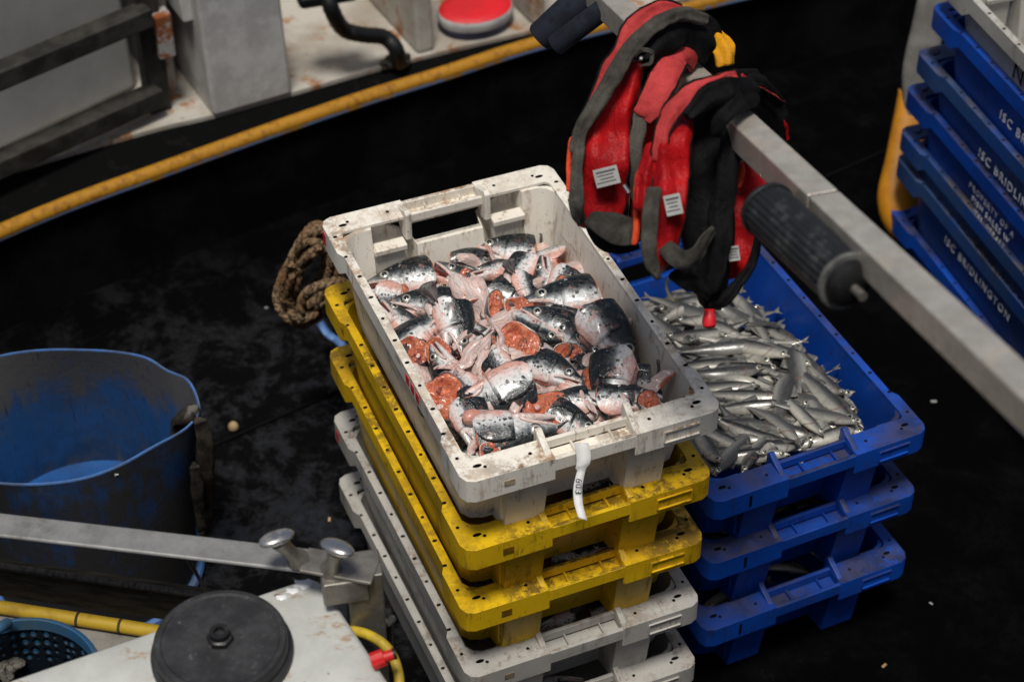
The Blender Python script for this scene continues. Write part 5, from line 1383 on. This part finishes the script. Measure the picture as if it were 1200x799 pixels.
J2 = empty('life_jacket', rail_pt(850), 0, 'right life jacket on the steel rail, its red tag hanging over the silver fish', 'life jacket', 'life jackets on the steel rail')
# --- left jacket
strip(J1, 'rear_lobe', M['jk_black'], [(828, 62, 3.50, 20, 0), (815, 40, 3.46, 30, 0), (785, 48, 3.42, 30, 0), (765, 75, 3.40, 26, 0), (752, 110, 3.42, 20, 0), (745, 160, 3.45, 16, 0), (742, 230, 3.48, 14, 0)], .020, 1)
strip(J1, 'front_lobe', M['jk_red'], [(748, 75, 3.34, 12, 0), (728, 110, 3.34, 22, 0), (712, 150, 3.34, 28, 0), (708, 195, 3.34, 31, 0), (704, 240, 3.36, 30, 0), (700, 264, 3.38, 24, 0)], .026, 2)
strip(J1, 'red_edge', M['jk_faded'], [(800, 12, 3.36, 8, 0), (770, 14, 3.33, 12, 0), (742, 30, 3.31, 12, 0), (724, 62, 3.30, 10, 0), (703, 100, 3.30, 8, 0), (686, 140, 3.31, 7, 0), (672, 178, 3.32, 5, 0)], .012, 3)
strip(J1, 'grey_band', M['jk_grey'], [(830, 26, 3.36, 9, 0), (800, 16, 3.32, 10, 0), (770, 27, 3.29, 12, 0), (745, 50, 3.28, 14, 0), (722, 85, 3.28, 14, 0), (700, 120, 3.28, 13, 0), (682, 150, 3.29, 12, 0), (675, 180, 3.30, 11, 0)], .012, 4)
strip(J1, 'orange_edge', M['jk_orange'], [(671, 160, 3.34, 4, 0), (668, 190, 3.34, 5, 0), (667, 225, 3.35, 5, 0)], .008, 5)
strip(J1, 'grey_panel', M['jk_grey'], [(678, 172, 3.30, 9, 0), (676, 205, 3.29, 12, 0), (674, 238, 3.30, 12, 0), (682, 262, 3.33, 10, 0)], .010, 6)
strip(J1, 'red_flap', M['jk_faded'], [(815, 74, 3.40, 17, 0), (797, 66, 3.34, 17, 0), (780, 92, 3.30, 24, 0), (765, 118, 3.29, 22, 0), (752, 138, 3.30, 17, 0)], .012, 7)
strip(J1, 'dark_red_lobe', M['jk_red'], [(775, 110, 3.36, 20, 0), (765, 150, 3.38, 22, 0), (760, 200, 3.40, 22, 0), (755, 240, 3.42, 20, 0), (748, 268, 3.44, 14, 0)], .022, 8)
strip(J1, 'grey_strap', M['jk_grey'], [(752, 132, 3.30, 10, 0), (746, 165, 3.30, 10, 0), (744, 200, 3.31, 8, 0), (745, 235, 3.33, 6, 0)], .006, 9)
strip(J1, 'lower_strap', M['jk_grey'], [(690, 252, 3.32, 7, 0), (712, 264, 3.29, 16, 0), (732, 272, 3.29, 18, 0), (750, 268, 3.31, 13, 0)], .010, 10)
strip(J1, 'webbing', M['jk_black'], [(688, 262, 3.36, 6, 0), (706, 284, 3.34, 7, 0), (728, 293, 3.34, 6, 0), (748, 286, 3.36, 5, 0)], .006, 11)
strip(J1, 'inner_collar', M['jk_black'], [(830, 60, 3.42, 16, 0), (800, 36, 3.36, 20, 0), (772, 50, 3.32, 20, 0), (752, 72, 3.31, 12, 0)], .016, 12)
strip(J1, 'yellow_lobe', M['jk_yellow'], [(838, 42, 3.50, 7, 0), (848, 58, 3.46, 14, 0), (850, 78, 3.46, 11, 0)], .014, 13)
strip(J1, 'grey_loop', M['jk_grey'], [(742, 68, 3.29, 3, 0), (752, 58, 3.27, 4, 0), (764, 62, 3.27, 4, 0), (762, 74, 3.28, 3, 0), (750, 78, 3.29, 2, 0)], .005, 14)
# --- right jacket
strip(J2, 'back_panel', M['jk_black'], [(885, 100, 3.40, 16, 0), (862, 108, 3.30, 26, 0), (835, 140, 3.26, 32, 0), (825, 190, 3.26, 36, 0), (826, 245, 3.27, 34, 0), (830, 300, 3.28, 30, 0), (832, 335, 3.30, 20, 0), (832, 360, 3.31, 10, 0)], .024, 21)
strip(J2, 'front_lobe', M['jk_red'], [(800, 138, 3.22, 16, 0), (788, 165, 3.19, 22, 0), (785, 205, 3.18, 24, 0), (782, 250, 3.18, 22, 0), (778, 290, 3.20, 15, 0), (774, 315, 3.22, 8, 0)], .024, 22)
strip(J2, 'pink_edge', M['jk_faded'], [(862, 90, 3.22, 6, 0), (838, 96, 3.18, 8, 0), (812, 108, 3.17, 11, 0), (790, 130, 3.16, 11, 0), (776, 158, 3.16, 10, 0), (768, 190, 3.17, 8, 0)], .012, 23)
strip(J2, 'orange_edge', M['jk_orange'], [(762, 180, 3.20, 5, 0), (752, 210, 3.20, 7, 0), (746, 250, 3.21, 5, 0), (744, 285, 3.22, 4, 0)], .010, 24)
strip(J2, 'red_side', M['jk_red'], [(768, 170, 3.19, 10, 0), (758, 205, 3.18, 12, 0), (752, 245, 3.19, 9, 0)], .016, 25)
strip(J2, 'collar', M['jk_black'], [(880, 106, 3.26, 14, 0), (855, 108, 3.19, 18, 0), (825, 118, 3.17, 14, 0), (803, 138, 3.17, 9, 0)], .016, 26)
strip(J2, 'top_flap', M['jk_black'], [(888, 112, 3.24, 12, 0), (866, 122, 3.16, 15, 0), (846, 140, 3.14, 14, 0), (838, 160, 3.16, 8, 0)], .010, 27)
strip(J2, 'far_flap', M['jk_black'], [(868, 95, 3.30, 10, 0), (890, 105, 3.36, 20, 0), (910, 130, 3.42, 14, 0), (918, 165, 3.46, 8, 0)], .010, 28)
strip(J2, 'flap_edge', M['jk_faded'], [(866, 88, 3.28, 3, 0), (885, 98, 3.32, 3, 0), (905, 112, 3.38, 3, 0), (919, 120, 3.42, 2, 0)], .005, 29)
strip(J2, 'flap_piping', M['jk_red'], [(912, 128, 3.42, 2, 0), (919, 148, 3.44, 3, 0), (922, 165, 3.46, 2, 0)], .004, 30)
strip(J2, 'grey_panel', M['jk_grey'], [(766, 218, 3.15, 11, 0), (762, 255, 3.13, 13, 0), (760, 290, 3.13, 13, 0), (765, 312, 3.14, 10, 0), (773, 326, 3.16, 4, 0)], .010, 31)
strip(J2, 'far_lobe', M['jk_red'], [(880, 190, 3.34, 12, 0), (880, 225, 3.30, 24, 0), (872, 262, 3.29, 24, 0), (866, 295, 3.30, 20, 0), (858, 325, 3.32, 12, 0)], .022, 32)
strip(J2, 'lobe_piping', M['jk_orange'], [(872, 192, 3.26, 2, 0), (870, 205, 3.26, 3, 0), (866, 220, 3.26, 2, 0)], .005, 33)
strip(J2, 'outer_binding', M['jk_black'], [(888, 268, 3.27, 4, 0), (884, 300, 3.26, 6, 0), (868, 328, 3.26, 7, 0), (848, 350, 3.27, 8, 0), (832, 358, 3.28, 6, 0)], .009, 34)
strip(J2, 'centre_strap', M['jk_black'], [(858, 150, 3.22, 12, 0), (852, 200, 3.21, 14, 0), (846, 250, 3.21, 13, 0), (842, 300, 3.22, 12, 0), (836, 345, 3.25, 9, 0)], .012, 35)
strip(J2, 'buckle_band', M['jk_grey'], [(780, 288, 3.17, 9, 0), (796, 304, 3.14, 13, 20), (814, 300, 3.14, 15, 45), (828, 282, 3.16, 13, 60), (836, 268, 3.19, 5, 60)], .006, 36)
strip(J2, 'strap_tail', M['jk_black'], [(788, 318, 3.20, 6, 0), (802, 330, 3.18, 10, 0), (818, 336, 3.2, 10, 0), (832, 350, 3.22, 6, 0)], .009, 37)
# printed cloth labels with rows of grey marks
M['lbl'] = simple('white_cloth_label', (.33, .33, .32), (.26, .26, .25), rough=.7, bump=0)
def cloth_label(parent, px, py, D, w_, h_, rot):
    lb = MB(); c = PD(px, py, D)-parent.location; q = Matrix.Rotation(R(rot), 3, -FWD); X = q @ RT; Y = q @ UP; nn = FWD*-1
    def quad(cx_, cy_, ww, hh, dz, mi):
        lb.add([c+X*(cx_+a*ww/2)+Y*(cy_+d*hh/2)+nn*(dz+k) for k in (-.001, 0) for a, d in ((-1, -1), (1, -1), (1, 1), (-1, 1))], [(3, 2, 1, 0), (4, 5, 6, 7), (0, 1, 5, 4), (1, 2, 6, 5), (2, 3, 7, 6), (3, 0, 4, 7)], mi)
    quad(0, 0, w_, h_, .0, 0)
    for i in range(4): quad(-.05*w_*(i % 2), h_*(.30-.19*i), w_*(.8-.12*(i % 3)), h_*(.10 if i == 0 else .045), .0012, 1)
    return lb.build('care_label', [M['lbl'], M['cable']], parent, smooth=0)
cloth_label(J1, 711, 207, 3.29, .040, .030, 14)
cloth_label(J2, 789, 240, 3.14, .026, .032, 12)
cloth_label(J2, 860, 297, 3.25, .018, .024, 8)
b = MB(); cx0 = [(831, 362, 11, .004), (831, 366, 6, .01), (831, 374, 8, .012), (831, 382, 8, .010), (831, 385, 5, .004)]
rings = [[PD(x, y, 3.27)-J2.location+RT*(w_*3.27/FPX*math.cos(k*.5236))*(.6 if i == 0 else 1)+FWD*(dd*math.sin(k*.5236)) for k in range(12)] for i, (x, y, w_, dd) in enumerate(cx0)]
b.loft(rings); b.build('pull_tag', M['float_red'], J2, smooth=50, bevel=.002)
M['cord'] = simple('pale_yellow_cord', (.42, .40, .22), (.25, .25, .14), rough=.7)
b = MB(); b.tube(spline([PD(x, y, 3.24)-J2.location for x, y in ((796, 323), (786, 325), (781, 334), (784, 345), (790, 352), (800, 350))], 5), .0024, seg=8); b.build('cord', M['cord'], J2, smooth=60)
b = MB(); b.tube([PD(750, 68, 3.24)-J1.location, PD(752, 70, 3.24)-J1.location], .004, seg=10); b.build('snap_button', M['steel'], J1)
b = MB(); b.tube([PD(731, 217, 3.28)-J1.location, PD(737, 226, 3.28)-J1.location], .004, seg=10); b.build('buckle', M['steel'], J1)
